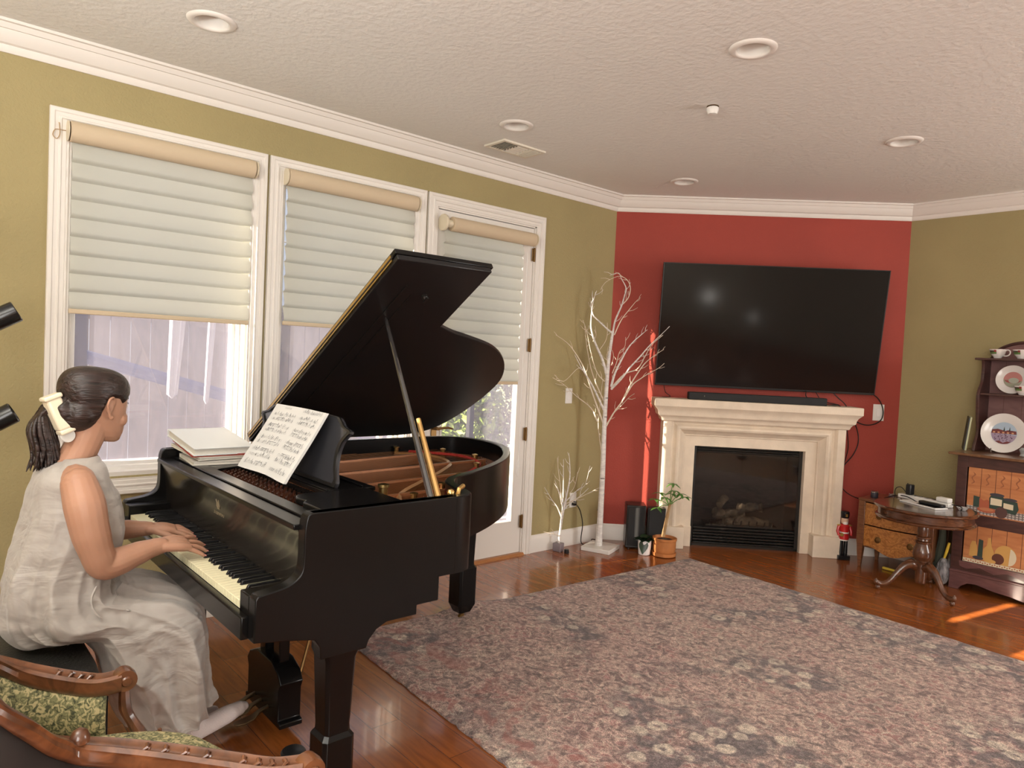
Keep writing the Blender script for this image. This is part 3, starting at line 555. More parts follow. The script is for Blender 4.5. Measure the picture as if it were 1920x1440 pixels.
# local builder frame: sweeping helper works in plane x=0 facing +x, so map (v,y,z)->(t=y, into-room=v)
TM=TD@Matrix(((0,1,0,0),(-1,0,0,0),(0,0,1,0),(0,0,0,1)))
prof=[(0,0),(0,.150),(.006,.155),(.060,.155),(.066,.150),(.078,.128),(.090,.122),(.098,.126),(.112,.142),(.126,.146),(.140,.138),(.150,.120),(.168,.104),(.178,.090),(.186,.088),(.190,.072),(.202,.070),(.270,.066),(.274,.04),(.274,-.02)]
b=B(); mitre(b,t0,t1,.0,1.085,prof,False,T=TM); obj('surround',b,M_stone,F,ang=22)
for a,c in ((t0-.004,t0+.205),(t1-.205,t1+.004)): obj('plinth',B(TD).box(a,c,-.168,-.0,0,.172),M_stone,F,bevel=.004)
for a,c in ((t0+.206,t0+.274),(t1-.274,t1-.206)): obj('inner_plinth',B(TD).box(a,c,-.074,0,0,.165),M_stone,F,bevel=.003)
cp=[(0,1.010),(.165,1.010),(.172,1.016),(.176,1.030),(.186,1.046),(.200,1.056),(.204,1.066),(.206,1.082),(.216,1.104),(.232,1.122),(.240,1.130),(.240,1.184),(.236,1.188),(0,1.188)]
b=B(); rows=[]
for (tt,sg,ret) in ((t0,-1,True),(t0,-1,False),(t1,1,False),(t1,1,True)):
    row=[]
    for v,z in cp:
        o=max(0,v-.155) if v>0 else 0
        row.append(TD@Vector((tt+sg*o, 0 if ret else -v, z)))
    rows.append(row)
b.grid(rows); 
obj('mantel_shelf',b,M_stone,F,ang=25)
M_fglass=mat('dark_firebox_metal',(.012,.012,.012),.3,spec=.5)
b=B(TD); fx0,fx1,fz=.705,1.575,.825
b.box(.70,fx0+.03,-.02,.30,0,.85); b.box(fx1-.03,1.58,-.02,.30,0,.85); b.box(.70,1.58,-.02,.30,fz-.02,.85); b.box(.70,1.58,.28,.30,0,.85); b.box(.70,1.58,-.02,.30,-.0,.02); obj('firebox',b,M_fglass,F,smooth=False)
b=B(TD)
for k in range(6): b.box(fx0+.035,fx1-.035,-.030+.004*(k%2),-.012,.022+k*.024,.036+k*.024)
obj('lower_louvre',b,mat('gloss_black_enamel',(.01,.01,.01),.12),F,bevel=.003)
b=B(TD)
for k in range(3): b.box(fx0+.035,fx1-.035,-.030,-.012,.765+k*.018,.775+k*.018)
obj('upper_louvre',b,MATS['gloss_black_enamel'],F,bevel=.002)
Mlog=mat('fireplace_log',(.22,.16,.10),.9,noise_s=14,noise_a=.45,bump=.6,bump_s=30,col2=(.04,.03,.022))
for (a,c,r,nm) in (((.93,.10,.25),(1.18,.15,.23),.045,'a'),((1.0,.06,.20),(1.36,.10,.19),.04,'b'),((1.12,.12,.30),(1.30,.05,.33),.035,'c'),((.95,.08,.31),(1.02,.13,.38),.03,'d'),((1.09,.03,.20),(1.14,.04,.30),.02,'e')):
    A=Vector(a);C_=Vector(c); pts=[A.lerp(C_,q/6)+Vector((0,.008*math.sin(q*2+r*90),.008*math.cos(q*1.7))) for q in range(7)]
    b=B(TD); b.tube(pts,[r*(1+.12*math.sin(k*2.3)) for k in range(7)],10); obj('log',b,Mlog,F)
b=B(TD); b.box(.85,1.42,.02,.20,.16,.175)
for k in range(9): b.tube([(.88+k*.062,.02,.175),(.88+k*.062,.0,.215)],.006,6)
obj('grate',b,M_dark,F)
def gmat():
    m=bpy.data.materials.new('smoked_glass'); t,N,L=nt(m); N.remove(N['Principled BSDF']); out=N['Material Output']
    tr=N.new('ShaderNodeBsdfTransparent'); tr.inputs[0].default_value=(.72,.72,.72,1); gl=N.new('ShaderNodeBsdfGlossy'); gl.inputs['Roughness'].default_value=.03
    m3=N.new('ShaderNodeMixShader'); m3.inputs[0].default_value=.05; L.new(tr.outputs[0],m3.inputs[1]); L.new(gl.outputs[0],m3.inputs[2]); L.new(m3.outputs[0],out.inputs[0]); return m
obj('glass_front',B(TD).box(fx0+.03,fx1-.03,-.016,-.012,.17,.76),gmat(),F,smooth=False)
# television
tw0,tw1=.365,2.070; zb,zt=1.287,2.243; o0,o1=.070,.215
a=math.atan2(o1-o0,zt-zb); hh=math.hypot(o1-o0,zt-zb)
TT=TD@Matrix.Translation((0,-o0,zb))@Matrix.Rotation(a,4,'X')
T_=thing('television','large black flat-screen television tilted forward on the red wall','television',TD@Vector(((tw0+tw1)/2,-.05,zb)))
obj('screen',B(TT).box(tw0+.008,tw1-.008,-.004,.001,.016,hh-.008),mat('black_screen',(.004,.004,.005),.11,spec=.35),T_,smooth=False)
b=B(TT); b.box(tw0,tw1,-.006,.022,0,.016); b.box(tw0,tw1,-.006,.022,hh-.008,hh); b.box(tw0,tw0+.008,-.006,.022,0,hh); b.box(tw1-.008,tw1,-.006,.022,0,hh); b.box(tw0+.004,tw1-.004,.001,.024,.004,hh-.004); b.box(tw0+.25,tw1-.25,.024,.042,.05,hh*.55); obj('frame',b,M_plasb,T_,bevel=.002)
b=B(TD); b.box(1.0,1.45,-.07,0,1.50,1.95); obj('wall_mount',b,M_dark,T_,bevel=.003)
sb=thing('soundbar','long low black soundbar on the mantel under the television','soundbar',TD@Vector((1.15,-.14,1.188)))
obj('body',B(TD).box(.620,1.675,-.185,-.105,1.188,1.247),mat('speaker_mesh',(.018,.018,.019),.75,bump=.3,bump_s=900),sb,bevel=.006)
obj('status_light',B(TD).box(.74,.742,-.1862,-.185,1.215,1.219),M_chrome,sb,smooth=False)
M_cable=mat('black_cable',(.010,.009,.009),.5)
def cable(nm,pts,r,label,T=TD,n=6,m=M_cable):
    return obj(nm,B().tube([T@p for p in spline(pts,n)],r,6),m,label=label,cat='cable')
cable('tv_cable',[(2.03,-.075,1.31),(2.12,-.03,1.26),(2.165,-.02,1.18),(2.16,-.02,1.10),(2.10,-.02,1.055),(2.02,-.02,1.05),(1.93,-.02,1.09),(1.89,-.03,1.13)],.0045,'black cable looping over the white wall plate right of the mantel')
cable('tv_cable',[(1.75,-.06,1.30),(1.80,-.07,1.25),(1.86,-.06,1.20),(1.93,-.04,1.09),(1.98,-.02,1.00),(1.995,-.015,.90),(1.96,-.015,.80),(1.90,-.015,.72),(1.875,-.015,.66),(1.875,-.015,.55),(1.90,-.015,.50)],.004,'black cable hanging in a loop beside the right side of the fireplace')
cable('tv_cable',[(1.55,-.07,1.30),(1.53,-.14,1.25),(1.62,-.10,1.22),(1.72,-.09,1.21),(1.80,-.09,1.197),(1.72,-.12,1.196),(1.62,-.08,1.196)],.004,'black cable coiled at the right end of the mantel behind the soundbar')
cable('tv_cable',[(1.62,-.06,1.30),(1.66,-.1,1.22),(1.70,-.12,1.197),(1.79,-.10,1.196),(1.85,-.06,1.15),(1.90,-.02,1.0),(1.92,-.015,.86),(1.90,-.015,.74)],.0035,'thinner black cable dropping over the right end of the mantel')
cable('black_cable',[(1.875,-.015,.56),(1.93,-.015,.50),(2.02,-.02,.46),(2.14,-.02,.445),(2.26,-.02,.45)],.0035,'dark cord sagging along the red wall just above the small chest')
cable('tv_cable',[(.44,-.05,1.29),(.46,-.03,1.23),(.50,-.03,1.20),(.47,-.05,1.192),(.43,-.06,1.192)],.0025,'thin dark cable under the left end of the television')
def plate(nm,T,x,z,w_,h,label,decora=True,cat='wall plate'):
    t=thing(nm,label,cat,T@Vector((x,-.003,z-h/2)))
    obj('plate',B(T).box(x-w_/2,x+w_/2,-.006,0,z-h/2,z+h/2),M_plasw,t,bevel=.002)
    if decora: obj('rocker',B(T).box(x-.017,x+.017,-.010,-.005,z-.034,z+.034),mat('switch_white',(.84,.82,.80),.3),t,bevel=.002)
    return t
TL=Matrix(((0,-1,0,0),(1,0,0,0),(0,0,1,0),(0,0,0,1)))
plate('light_switch',TL,4.24,1.175,.072,.118,'white light switch plate on the green wall behind the tall white tree',cat='switch')
t=plate('power_outlet',TL,4.345,.355,.072,.115,'white outlet plate on the green wall beside the small white tree',False,cat='outlet')
obj('plug',B(TL).box(4.33,4.36,-.035,-.006,.315,.345),M_plasb,t,bevel=.003)
plate('wall_plate',TD,2.140,1.150,.085,.13,'white wall plate on the red wall right of the fireplace mantel')
t=plate('power_outlet',TD,.215,.075,.05,.07,'small white outlet low on the baseboard behind the tall tree',False,cat='outlet'); t.location=t.location+TD.to_3x3()@Vector((0,-.02,0))
# ================================================================ CORNER THINGS
Mbirch=mat('white_birch_bark',(.82,.78,.74),.6,noise_s=22,noise_a=.04,col2=(.60,.56,.54),stretch=(1,1,3)); Mtwig=mat('painted_twig',(.74,.64,.52),.6); Mring=mat('bark_marks',(.22,.19,.18),.8)
C0=Vector((.225,4.445,0)); e1=Vector((.75,.66,0)); e2=Vector((.66,-.75,0))   # e1: rightward in the picture, e2 towards the room
def px(r,h,d=0):
    d2=max(d,(.05-.225-.75*r)/.66,-.10); return C0+e1*r+Vector((0,0,h+(1.45-h)*d2/5.5))+e2*d2
T=thing('artificial_birch_tree','tall white artificial birch tree with bare branches on a square white base','artificial tree',C0)
b=B(); e=Matrix(((e1.x,e2.x,0,C0.x),(e1.y,e2.y,0,C0.y),(0,0,1,0),(0,0,0,1))); b.box(-.115,.115,-.115,.115,0,.032,T=Matrix.Translation(C0)@Matrix.Rotation(.35,4,'Z')); obj('base',b,M_plasw,T,bevel=.003)
tr=[px(-0.016,0.016),px(-0.013,0.124),px(-0.013,0.374),px(-0.013,0.622),px(-0.018,0.952),px(-0.017,1.239),px(-0.012,1.444),px(0.0,1.608),px(0.008,1.69)]
b=B(); b.tube(spline(tr,4),[.030,.029,.028,.026,.025,.024,.023,.0225,.022,.0215,.021,.0205,.020,.0195,.019,.018,.0175,.017,.0165,.016,.0155,.015,.0145,.014,.013,.012,.011,.0105,.010,.0095,.009,.0085,.008][:33],10); obj('trunk',b,Mbirch,T)
b=B(); rnd=random.Random(3)
for k in range(11):
    q=.06+.75*rnd.random(); p=tr[0].lerp(tr[-1],q); p2=spline(tr,4)[int(q*32)]; r_=.0305-.02*q
    a0=rnd.random()*6; pts=[p2+Vector((math.cos(a0+j*.35)*r_*.98,math.sin(a0+j*.35)*r_*.98,0)) for j in range(int(3+rnd.random()*5))]; b.tube(pts,[.002+.002*rnd.random()]*len(pts),5)
obj('bark_marks',b,Mring,T)
def branch(root,pts,r0,parent=T,thick=0):
    """one branch of the tree with random short side twigs"""
    P_=spline(pts,5); n=len(P_); b=B(); b.tube(P_,[max(.0018,r0*(1-.85*i/(n-1))) for i in range(n)],6)
    for k in range(3,n-1,3):
        if rnd.random()<.75:
            d=(P_[k+1]-P_[k-1]).normalized(); s=d.orthogonal(); s.rotate(Quaternion(d,rnd.random()*6.28)); L_=.03+.05*rnd.random()
            b.tube([P_[k],P_[k]+(d*.7+s*.5).normalized()*L_*.5,P_[k]+(d*.9+s*.45).normalized()*L_],[.0022,.0017,.001],4)
        b.ball(P_[k],r0*.55*(1-.6*k/n),6)
    return b
br=[ # (pixels..., depth offset growth, radius, white?)
 ([(-0.018,0.952),(-0.117,1.193),(-0.196,1.395),(-0.286,1.534),(-0.343,1.593),(-0.411,1.64)],.05,.007),
 ([(-0.126,1.213),(-0.182,1.354),(-0.233,1.393),(-0.335,1.285),(-0.403,1.331)],.12,.004),
 ([(-0.026,1.075),(-0.12,1.255),(-0.209,1.394),(-0.263,1.494)],.10,.010),
 ([(-0.074,0.99),(-0.128,1.09),(-0.247,1.178),(-0.333,1.256),(-0.418,1.309)],-.06,.006),
 ([(-0.015,1.117),(-0.096,1.276),(-0.144,1.397),(-0.184,1.559),(-0.209,1.722)],-.04,.006),
 ([(-0.007,1.281),(-0.092,1.359),(-0.15,1.52),(-0.191,1.682),(-0.223,1.762)],.02,.004),
 ([(-0.018,1.342),(-0.057,1.463),(-0.107,1.563),(-0.14,1.643),(-0.16,1.724),(-0.156,1.867),(-0.136,1.978)],.02,.012),
 ([(0.009,1.67),(-0.029,1.697),(-0.097,1.755),(-0.148,1.806),(-0.168,1.879),(-0.15,1.928),(-0.129,1.99)],.01,.008),
 ([(-0.001,1.547),(0.012,1.69),(0.024,1.772),(0.062,1.875),(0.083,1.957),(0.092,2.018),(0.052,2.089),(0.029,2.129),(-0.031,2.115)],-.01,.009),
 ([(0.074,1.896),(0.112,1.946),(0.124,2.019),(0.096,2.079),(0.043,2.105),(-0.009,2.091),(-0.068,2.053),(-0.101,1.999)],.02,.004),
 ([(0.021,1.658),(0.068,1.774),(0.124,1.857),(0.169,1.919),(0.2,1.949)],.04,.005),
 ([(0.018,1.262),(0.041,1.365),(0.084,1.469),(0.124,1.553),(0.169,1.616),(0.233,1.679),(0.264,1.709)],.03,.010),
 ([(0.021,1.364),(0.049,1.447),(0.069,1.53),(0.107,1.572),(0.111,1.646)],-.05,.004),
 ([(0.019,1.241),(0.092,1.327),(0.155,1.42),(0.223,1.504),(0.279,1.58),(0.335,1.643),(0.373,1.685),(0.421,1.74)],.06,.008),
 ([(0.018,1.25),(0.111,1.361),(0.208,1.406),(0.256,1.49),(0.306,1.589),(0.374,1.657)],-.03,.006),
 ([(0.101,1.143),(0.155,1.269),(0.21,1.374),(0.265,1.458),(0.335,1.522),(0.392,1.565)],.04,.007),
 ([(-0.006,0.953),(0.045,1.058),(0.112,1.165),(0.174,1.282),(0.232,1.334),(0.289,1.378),(0.356,1.421),(0.394,1.46)],.08,.007),
 ([(0.045,1.058),(0.102,1.123),(0.152,1.187),(0.187,1.218)],.10,.004),
 ([(-0.028,0.745),(-0.064,0.949),(-0.062,1.073),(-0.054,1.238),(-0.05,1.312)],-.07,.004),
 ([(-0.013,1.403),(-0.027,1.505),(0.003,1.547),(0.023,1.495),(0.009,1.425)],.06,.003),
 ([(-0.082,1.543),(-0.044,1.606),(-0.032,1.668),(-0.036,1.749)],.03,.003),
 ([(-0.138,1.602),(-0.116,1.652),(-0.131,1.692)],.05,.003),
]
for pp,dd,r0 in br:
    n=len(pp); pts=[px(x,y,dd*2.2*(i/(n-1))) for i,(x,y) in enumerate(pp)]
    obj('branch',branch(None,pts,r0),(Mbirch if r0>.0075 else Mtwig),T)
cable('black_cable',[(4.365,-.035,.315),(4.40,-.04,.26),(4.42,-.05,.16),(4.40,-.06,.03),(4.43,-.09,.008),(4.48,-.10,.02),(4.52,-.07,.035),(4.57,-.14,.02),(4.55,-.17,.008)],.004,'black cord running from the outlet down behind the tall white tree',T=TL)
# small tree
C1=Vector((.085,4.125,0)); s_=thing('artificial_twig_tree','short white twig tree with bare branches left of the tall tree','artificial tree',C1)
def q1(x,y,d=0):
    return C1+e1*x+Vector((0,0,y))+e2*d
b=B(); b.box(-.035,.035,-.03,.03,0,.065,T=Matrix.Translation(C1)@Matrix.Rotation(.3,4,'Z')); obj('base',b,mat('clear_purple_plastic',(.30,.25,.28),.15,alpha=.7),s_,bevel=.006)
b=B(); b.tube(spline([q1(0.0,0.046),q1(0.007,0.137),q1(0.014,0.239),q1(0.023,0.321)],4),.009,8); obj('trunk',b,Mbirch,s_)
for pp,dd,r0 in [([(0.013,0.259),(-0.023,0.338),(-0.067,0.396),(-0.124,0.486)],.02,.006),([(0.017,0.26),(0.035,0.383),(0.06,0.547),(0.057,0.668),(0.045,0.757)],.02,.009),([(0.019,0.301),(0.015,0.463),(0.009,0.584),(0.004,0.697)],-.02,.007),([(0.017,0.341),(-0.017,0.461),(-0.045,0.54)],.03,.005),([(0.02,0.362),(0.074,0.426),(0.131,0.491),(0.18,0.535),(0.209,0.679)],.05,.005),([(0.023,0.321),(0.096,0.387),(0.153,0.432),(0.203,0.484)],-.03,.005),([(0.036,0.363),(0.115,0.409),(0.212,0.469),(0.282,0.514)],.03,.004),([(0.065,0.446),(0.101,0.51),(0.12,0.624)],.04,.003),([(0.008,0.361),(-0.011,0.502),(-0.033,0.622),(-0.045,0.702)],-.03,.004),([(0.008,0.116),(-0.033,0.133),(-0.057,0.144)],.03,.004),([(0.018,0.321),(0.045,0.343),(0.031,0.464)],.0,.006)]:
    n=len(pp); obj('branch',branch(None,[q1(x,y,dd*2*(i/(n-1))) for i,(x,y) in enumerate(pp)],r0,s_),Mbirch if r0>.004 else Mtwig,s_)
obj('plug_box',B().lathe([(.018,0),(.019,.004),(.019,.026),(.016,.03)],(.16,4.14,0),14),M_plasb,label='tiny round black switch on the floor at the foot of the small twig tree',cat='switch')
# speakers
def spk(x0,x1,y0,y1,h,rz,label,c):
    T_=Matrix.Translation((c[0],c[1],0))@Matrix.Rotation(rz,4,'Z'); t=thing('speaker',label,'speaker',(c[0],c[1],0))
    obj('cabinet',B(T_).box(-x1/2,x1/2,-y1/2,y1/2,.012,h),M_blacksat,t,bevel=.006)
    obj('grille',B(T_).box(-x1/2+.012,x1/2-.012,-y1/2-.012,-y1/2,.03,h-.015),mat('speaker_mesh',(.018,.018,.019),.75),t,bevel=.004)
    for sx in (-1,1):
        for sy in (-1,1): obj('foot',B(T_).lathe([(.012,0),(.012,.012)],(sx*(x1/2-.03),sy*(y1/2-.03),0),10),M_plasb,t)
spk(0,.150,0,.165,.345,PI/4,'black box speaker on the floor, the left one standing closer to the tall tree',(.313,4.737))
spk(0,.140,0,.085,.335,PI/4,'black box speaker on the floor nearest the fireplace, behind the small plants',(.455,4.815))
# pots
pt=thing('potted_money_tree','braided-trunk plant with green leaves in a terracotta pot left of the fireplace','potted plant',(.600,4.745,0))
Mter=mat('terracotta',(.52,.19,.055),.65,noise_s=18,noise_a=.08)
obj('saucer',B().lathe([(.075,0),(.090,.006),(.092,.030),(.086,.031),(.080,.012)],(.600,4.745,0),28),Mter,pt)
obj('pot',B().lathe([(.068,.012),(.082,.03),(.087,.06),(.087,.118),(.092,.122),(.093,.138),(.085,.140),(.080,.120),(.078,.118)],(.600,4.745,0),28),Mter,pt)
obj('soil',B().lathe([(.080,.115),(.06,.122),(.01,.125)],(.600,4.745,0),20),mat('dark_soil',(.04,.022,.012),.95,bump=1,bump_s=60),pt)
Mtr=mat('pale_trunk',(.42,.26,.12),.7,bump=.5,bump_s=40); pc=Vector((.600,4.745,.12))
def pp_(x,y,d=0): return Vector((.600,4.745,0))+e1*x+Vector((0,0,y))+e2*d
for dd in (-.008,.008): obj('trunk',B().tube(spline([pp_(-0.013,0.143,dd),pp_(0.001,0.231,-dd),pp_(0.016,0.334,dd),pp_(0.025,0.396,-dd)],5),[.014]*4+[.012]*6+[.010]*6,8),Mtr,pt)
rnd=random.Random(9); Mlf=mat('fresh_green_leaf',(.10,.27,.045),.38,noise_s=8,noise_a=.25); Mdk=mat('dark_green_leaf',(.012,.035,.012),.35,noise_s=8,noise_a=.3)
def leaf(b,base,d,L_,wd,up):
    d=d.normalized(); s=d.cross(up).normalized(); nrm=s.cross(d); rows=[]
    for i in range(6):
        q=i/5; w_=wd*math.sin(PI*min(.97,q**.8*.95+.03)); c=base+d*L_*q-Vector((0,0,.25*L_*q*q)); rows.append([c-s*w_+nrm*w_*.3,c,c+s*w_+nrm*w_*.3])
    b.grid(rows); return b
for (x,y,dd) in ((-0.089,0.428,.02),(-0.051,0.472,-.03),(0.028,0.478,.03),(0.04,0.548,-.02),(0.096,0.482,.02),(0.136,0.457,0),(-0.069,0.368,.04),(0.05,0.508,.05),(-0.018,0.454,.06)):
    c=pp_(x,y,dd); st=pp_(0.021,0.383); obj('stem',B().tube(spline([st,st.lerp(c,.5)+Vector((0,0,.012)),c],4),.0028,5),Mlf,pt)
    for k in range(5):
        a=2*PI*k/5+rnd.random(); d=Vector((math.cos(a),math.sin(a),.05-.35*rnd.random())); b=leaf(B(),c,d,.050+.022*rnd.random(),.013,Vector((0,0,1))); obj('leaf',b,Mlf,pt,ang=80)
wp=thing('small_potted_plant','small dark-leaved plant in a white cup-shaped pot beside the terracotta pot','potted plant',(.500,4.635,0))
obj('pot',B().lathe([(.038,0),(.044,.005),(.050,.06),(.052,.112),(.048,.114),(.044,.10)],(.500,4.635,0),28),mat('white_ceramic',(.86,.84,.82),.25),wp); obj('soil',B().lathe([(.046,.10),(.01,.104)],(.500,4.635,0),16),MATS['dark_soil'],wp)
for k in range(13):
    a=k*2.4; c=Vector((.500,4.635,.105)); d=Vector((math.cos(a),math.sin(a),.9 if k<4 else .35)); obj('leaf',leaf(B(),c,d,.085 if k<4 else .095,.034,Vector((0,0,1))),Mdk,wp,ang=80)
obj('leaf',leaf(B(),Vector((.52,4.60,.12)),Vector((.1,-.25,-.8)),.085,.036,Vector((1,-1,0))),Mdk,wp,ang=80)
# ================================================================ RUG
def rug_mat():
    m=bpy.data.materials.new('faded_floral_pile'); t,N,L=nt(m); b=N['Principled BSDF']; b.inputs['Roughness'].default_value=.95; b.inputs['Specular IOR Level'].default_value=.15
    b.inputs['Sheen Weight'].default_value=.25
    tc=N.new('ShaderNodeTexCoord')
    def noise(s,d=4,dist=0,off=0):
        mp=N.new('ShaderNodeMapping'); mp.inputs['Location'].default_value=(off,off,0); L.new(tc.outputs['Object'],mp.inputs[0])
        n=N.new('ShaderNodeTexNoise'); n.inputs['Scale'].default_value=s; n.inputs['Detail'].default_value=d; n.inputs['Distortion'].default_value=dist; L.new(mp.outputs[0],n.inputs[0]); return n.outputs[0]
    def ramp(f,st,interp='LINEAR'):
        r=N.new('ShaderNodeValToRGB'); e=r.color_ramp.elements; r.color_ramp.interpolation=interp
        while len(e)>1: e.remove(e[-1])
        e[0].position=st[0][0]; e[0].color=(*st[0][1],1)
        for p,c in st[1:]: q=e.new(p); q.color=(*c,1)
        L.new(f,r.inputs[0]); return r.outputs[0]
    def mix(f,a,c,bt='MIX'):
        x=N.new('ShaderNodeMix'); x.data_type='RGBA'; x.blend_type=bt
        if isinstance(f,float): x.inputs[0].default_value=f
        else: L.new(f,x.inputs[0])
        L.new(a,x.inputs[6]); L.new(c,x.inputs[7]); return x.outputs[2]
    def math_(op,a,c=None,v=None):
        x=N.new('ShaderNodeMath'); x.operation=op; L.new(a,x.inputs[0])
        if c is not None: L.new(c,x.inputs[1])
        if v is not None: x.inputs[1].default_value=v
        return x.outputs[0]
    base=ramp(noise(1.9,3,1),[(.35,(.36,.19,.17)),(.5,(.36,.24,.20)),(.65,(.40,.30,.24))])
    mott=ramp(noise(16,6,1.5,3),[(.36,(.13,.085,.085)),(.46,(.36,.23,.20)),(.54,(.62,.46,.38)),(.62,(.36,.17,.155))])
    c=mix(.70,base,mott)
    # scrolling stems
    st=ramp(noise(6,2,2.5,9),[(.485,(0,0,0)),(.497,(1,1,1)),(.503,(1,1,1)),(.515,(0,0,0))])
    cream=N.new('ShaderNodeRGB'); cream.outputs[0].default_value=(.62,.52,.42,1); dark=N.new('ShaderNodeRGB'); dark.outputs[0].default_value=(.10,.08,.09,1)
    c=mix(math_('MULTIPLY',st,v=.75),c,cream.outputs[0])
    # flower clusters: cream petals with a darker centre, on dark ground patches
    mask=ramp(noise(1.5,1,.5,21),[(.50,(0,0,0)),(.58,(1,1,1))])
    patch=ramp(noise(9,3,1,5),[(.42,(0,0,0)),(.58,(1,1,1))]); c=mix(math_('MULTIPLY',math_('MULTIPLY',mask,patch),v=.8),c,dark.outputs[0])
    wn=N.new('ShaderNodeTexNoise'); wn.inputs['Scale'].default_value=26; L.new(tc.outputs['Object'],wn.inputs[0])
    wm=N.new('ShaderNodeMix'); wm.data_type='VECTOR'; wm.inputs[0].default_value=.028; L.new(tc.outputs['Object'],wm.inputs[4]); L.new(wn.outputs['Color'],wm.inputs[5])
    v=N.new('ShaderNodeTexVoronoi'); v.inputs['Scale'].default_value=8.5; v.inputs['Randomness'].default_value=.85; L.new(wm.outputs[1],v.inputs[0])
    fl=ramp(v.outputs['Distance'],[(0,(0,0,0)),(.09,(.1,.1,.1)),(.13,(1,1,1)),(.29,(1,1,1)),(.36,(0,0,0))])
    c=mix(math_('MULTIPLY',math_('MULTIPLY',fl,mask),v=.85),c,cream.outputs[0])
    # reddish/grey border bands in the rug's own coordinates
    sx=N.new('ShaderNodeSeparateXYZ'); L.new(tc.outputs['Object'],sx.inputs[0])
    bd=ramp(math_('MULTIPLY_ADD',math_('ABSOLUTE',sx.outputs[1]),v=.5),[(.0,(0,0,0)),(.5,(0,0,0)),(.54,(.7,.7,.7)),(.64,(.8,.8,.8)),(.67,(0,0,0))])
    # final fine yarn speckle
    sp=ramp(noise(260,2),[(.32,(.42,.42,.42)),(.68,(1.5,1.5,1.5))]); c=mix(1.0,c,sp,'MULTIPLY')
    big=ramp(noise(45,3,0,8),[(.36,(.6,.56,.56)),(.64,(1.32,1.32,1.3))]); c=mix(.8,c,big,'MULTIPLY')
    red=N.new('ShaderNodeRGB'); red.outputs[0].default_value=(.36,.09,.07,1)
    rm=ramp(noise(7,4,1,30),[(.5,(0,0,0)),(.6,(1,1,1))]); yb=N.new('ShaderNodeMapRange'); yb.inputs[1].default_value=-.98; yb.inputs[2].default_value=-1.12; L.new(sx.outputs[1],yb.inputs[0])
    c=mix(math_('MULTIPLY',math_('MULTIPLY',rm,yb.outputs[0]),v=.5),c,red.outputs[0])
    L.new(c,b.inputs['Base Color'])
    bp=N.new('ShaderNodeBump'); bp.inputs['Strength'].default_value=.8; bp.inputs['Distance'].default_value=.006; L.new(noise(300,2),bp.inputs['Height']); L.new(bp.outputs[0],b.inputs['Normal'])
    return m
b=B(); nx,ny=130,110; WX,WY=3.66,2.806; rows=[]; rnd=random.Random(4)
for j in range(ny+1):
    row=[]
    for i in range(nx+1):
        x=-WX/2+WX*i/nx; y=-WY/2+WY*j/ny; ex=min(i,nx-i,j,ny-j)
        z=.013+.0015*rnd.random()+.030*math.exp(-((y+.62)/.16)**2-((x+WX/2)/.30)**2)+.004*math.sin(x*2.1+y)*math.cos(y*1.7)*(1 if ex>3 else 0)
        if ex==0: z-=.006; x+=rnd.gauss(0,.0022); y+=rnd.gauss(0,.0022)
        row.append((x,y,z))
    rows.append(row)
b.grid(rows)
lo_=[]
for r in (rows[0],[q[-1] for q in rows],rows[-1][::-1],[q[0] for q in rows][::-1]): lo_+=[r[k] for k in range(len(r)-1)]
b.grid([lo_,[(x*.999,y*.999,max(.0005,z-.0125)) for x,y,z in lo_]],True)
A_=Vector((.773,4.831)); ag=math.radians(-2.9); cxx=Vector((math.cos(ag),math.sin(ag))); cyy=Vector((-math.sin(ag),math.cos(ag))); cc=A_+cxx*WX/2-cyy*WY/2
ro=obj('area_rug',b,rug_mat(),loc=(0,0,0),label='large faded pinkish-brown floral area rug on the wooden floor',cat='rug'); ro.location=(cc.x,cc.y,0); ro.rotation_euler=(0,0,ag)
# ================================================================ ROUND PEDESTAL TABLE
M_mah=wood('mahogany',(.045,.014,.006),(.12,.042,.016),.22,7,(1,1,5),.7); M_mah2=wood('carved_mahogany',(.05,.016,.007),(.16,.06,.025),.28,12,(1,1,1),.6)
tc_=(2.115,5.545); t=thing('pedestal_table','round dark mahogany pedestal table with three carved curved legs','table',(*tc_,0))
c=(*tc_,0); R=.310
obj('table_top',B().lathe([(.02,.560),(R-.02,.560),(R-.004,.562),(R,.570),(R-.004,.578),(R-.012,.581),(R-.03,.579),(R-.04,.577),(.01,.577)],c,72),M_mah,t,ang=50)
obj('apron',B().lathe([(.05,.490),(R-.03,.490),(R-.014,.492),(R-.010,.500),(R-.016,.508),(R-.026,.512),(R-.026,.556),(.05,.558)],c,72),M_mah,t,ang=40)
obj('column',B().lathe([(.02,.06),(.030,.062),(.034,.075),(.036,.19),(.048,.195),(.050,.205),(.040,.215),(.052,.235),(.058,.25),(.056,.28),(.046,.31),(.038,.33),(.046,.335),(.048,.345),(.036,.352),(.034,.362),(.044,.368),(.044,.376),(.034,.384),(.038,.41),(.036,.44),(.030,.465),(.036,.475),(.060,.49),(.05,.50)],c,28),M_mah2,t,ang=45)
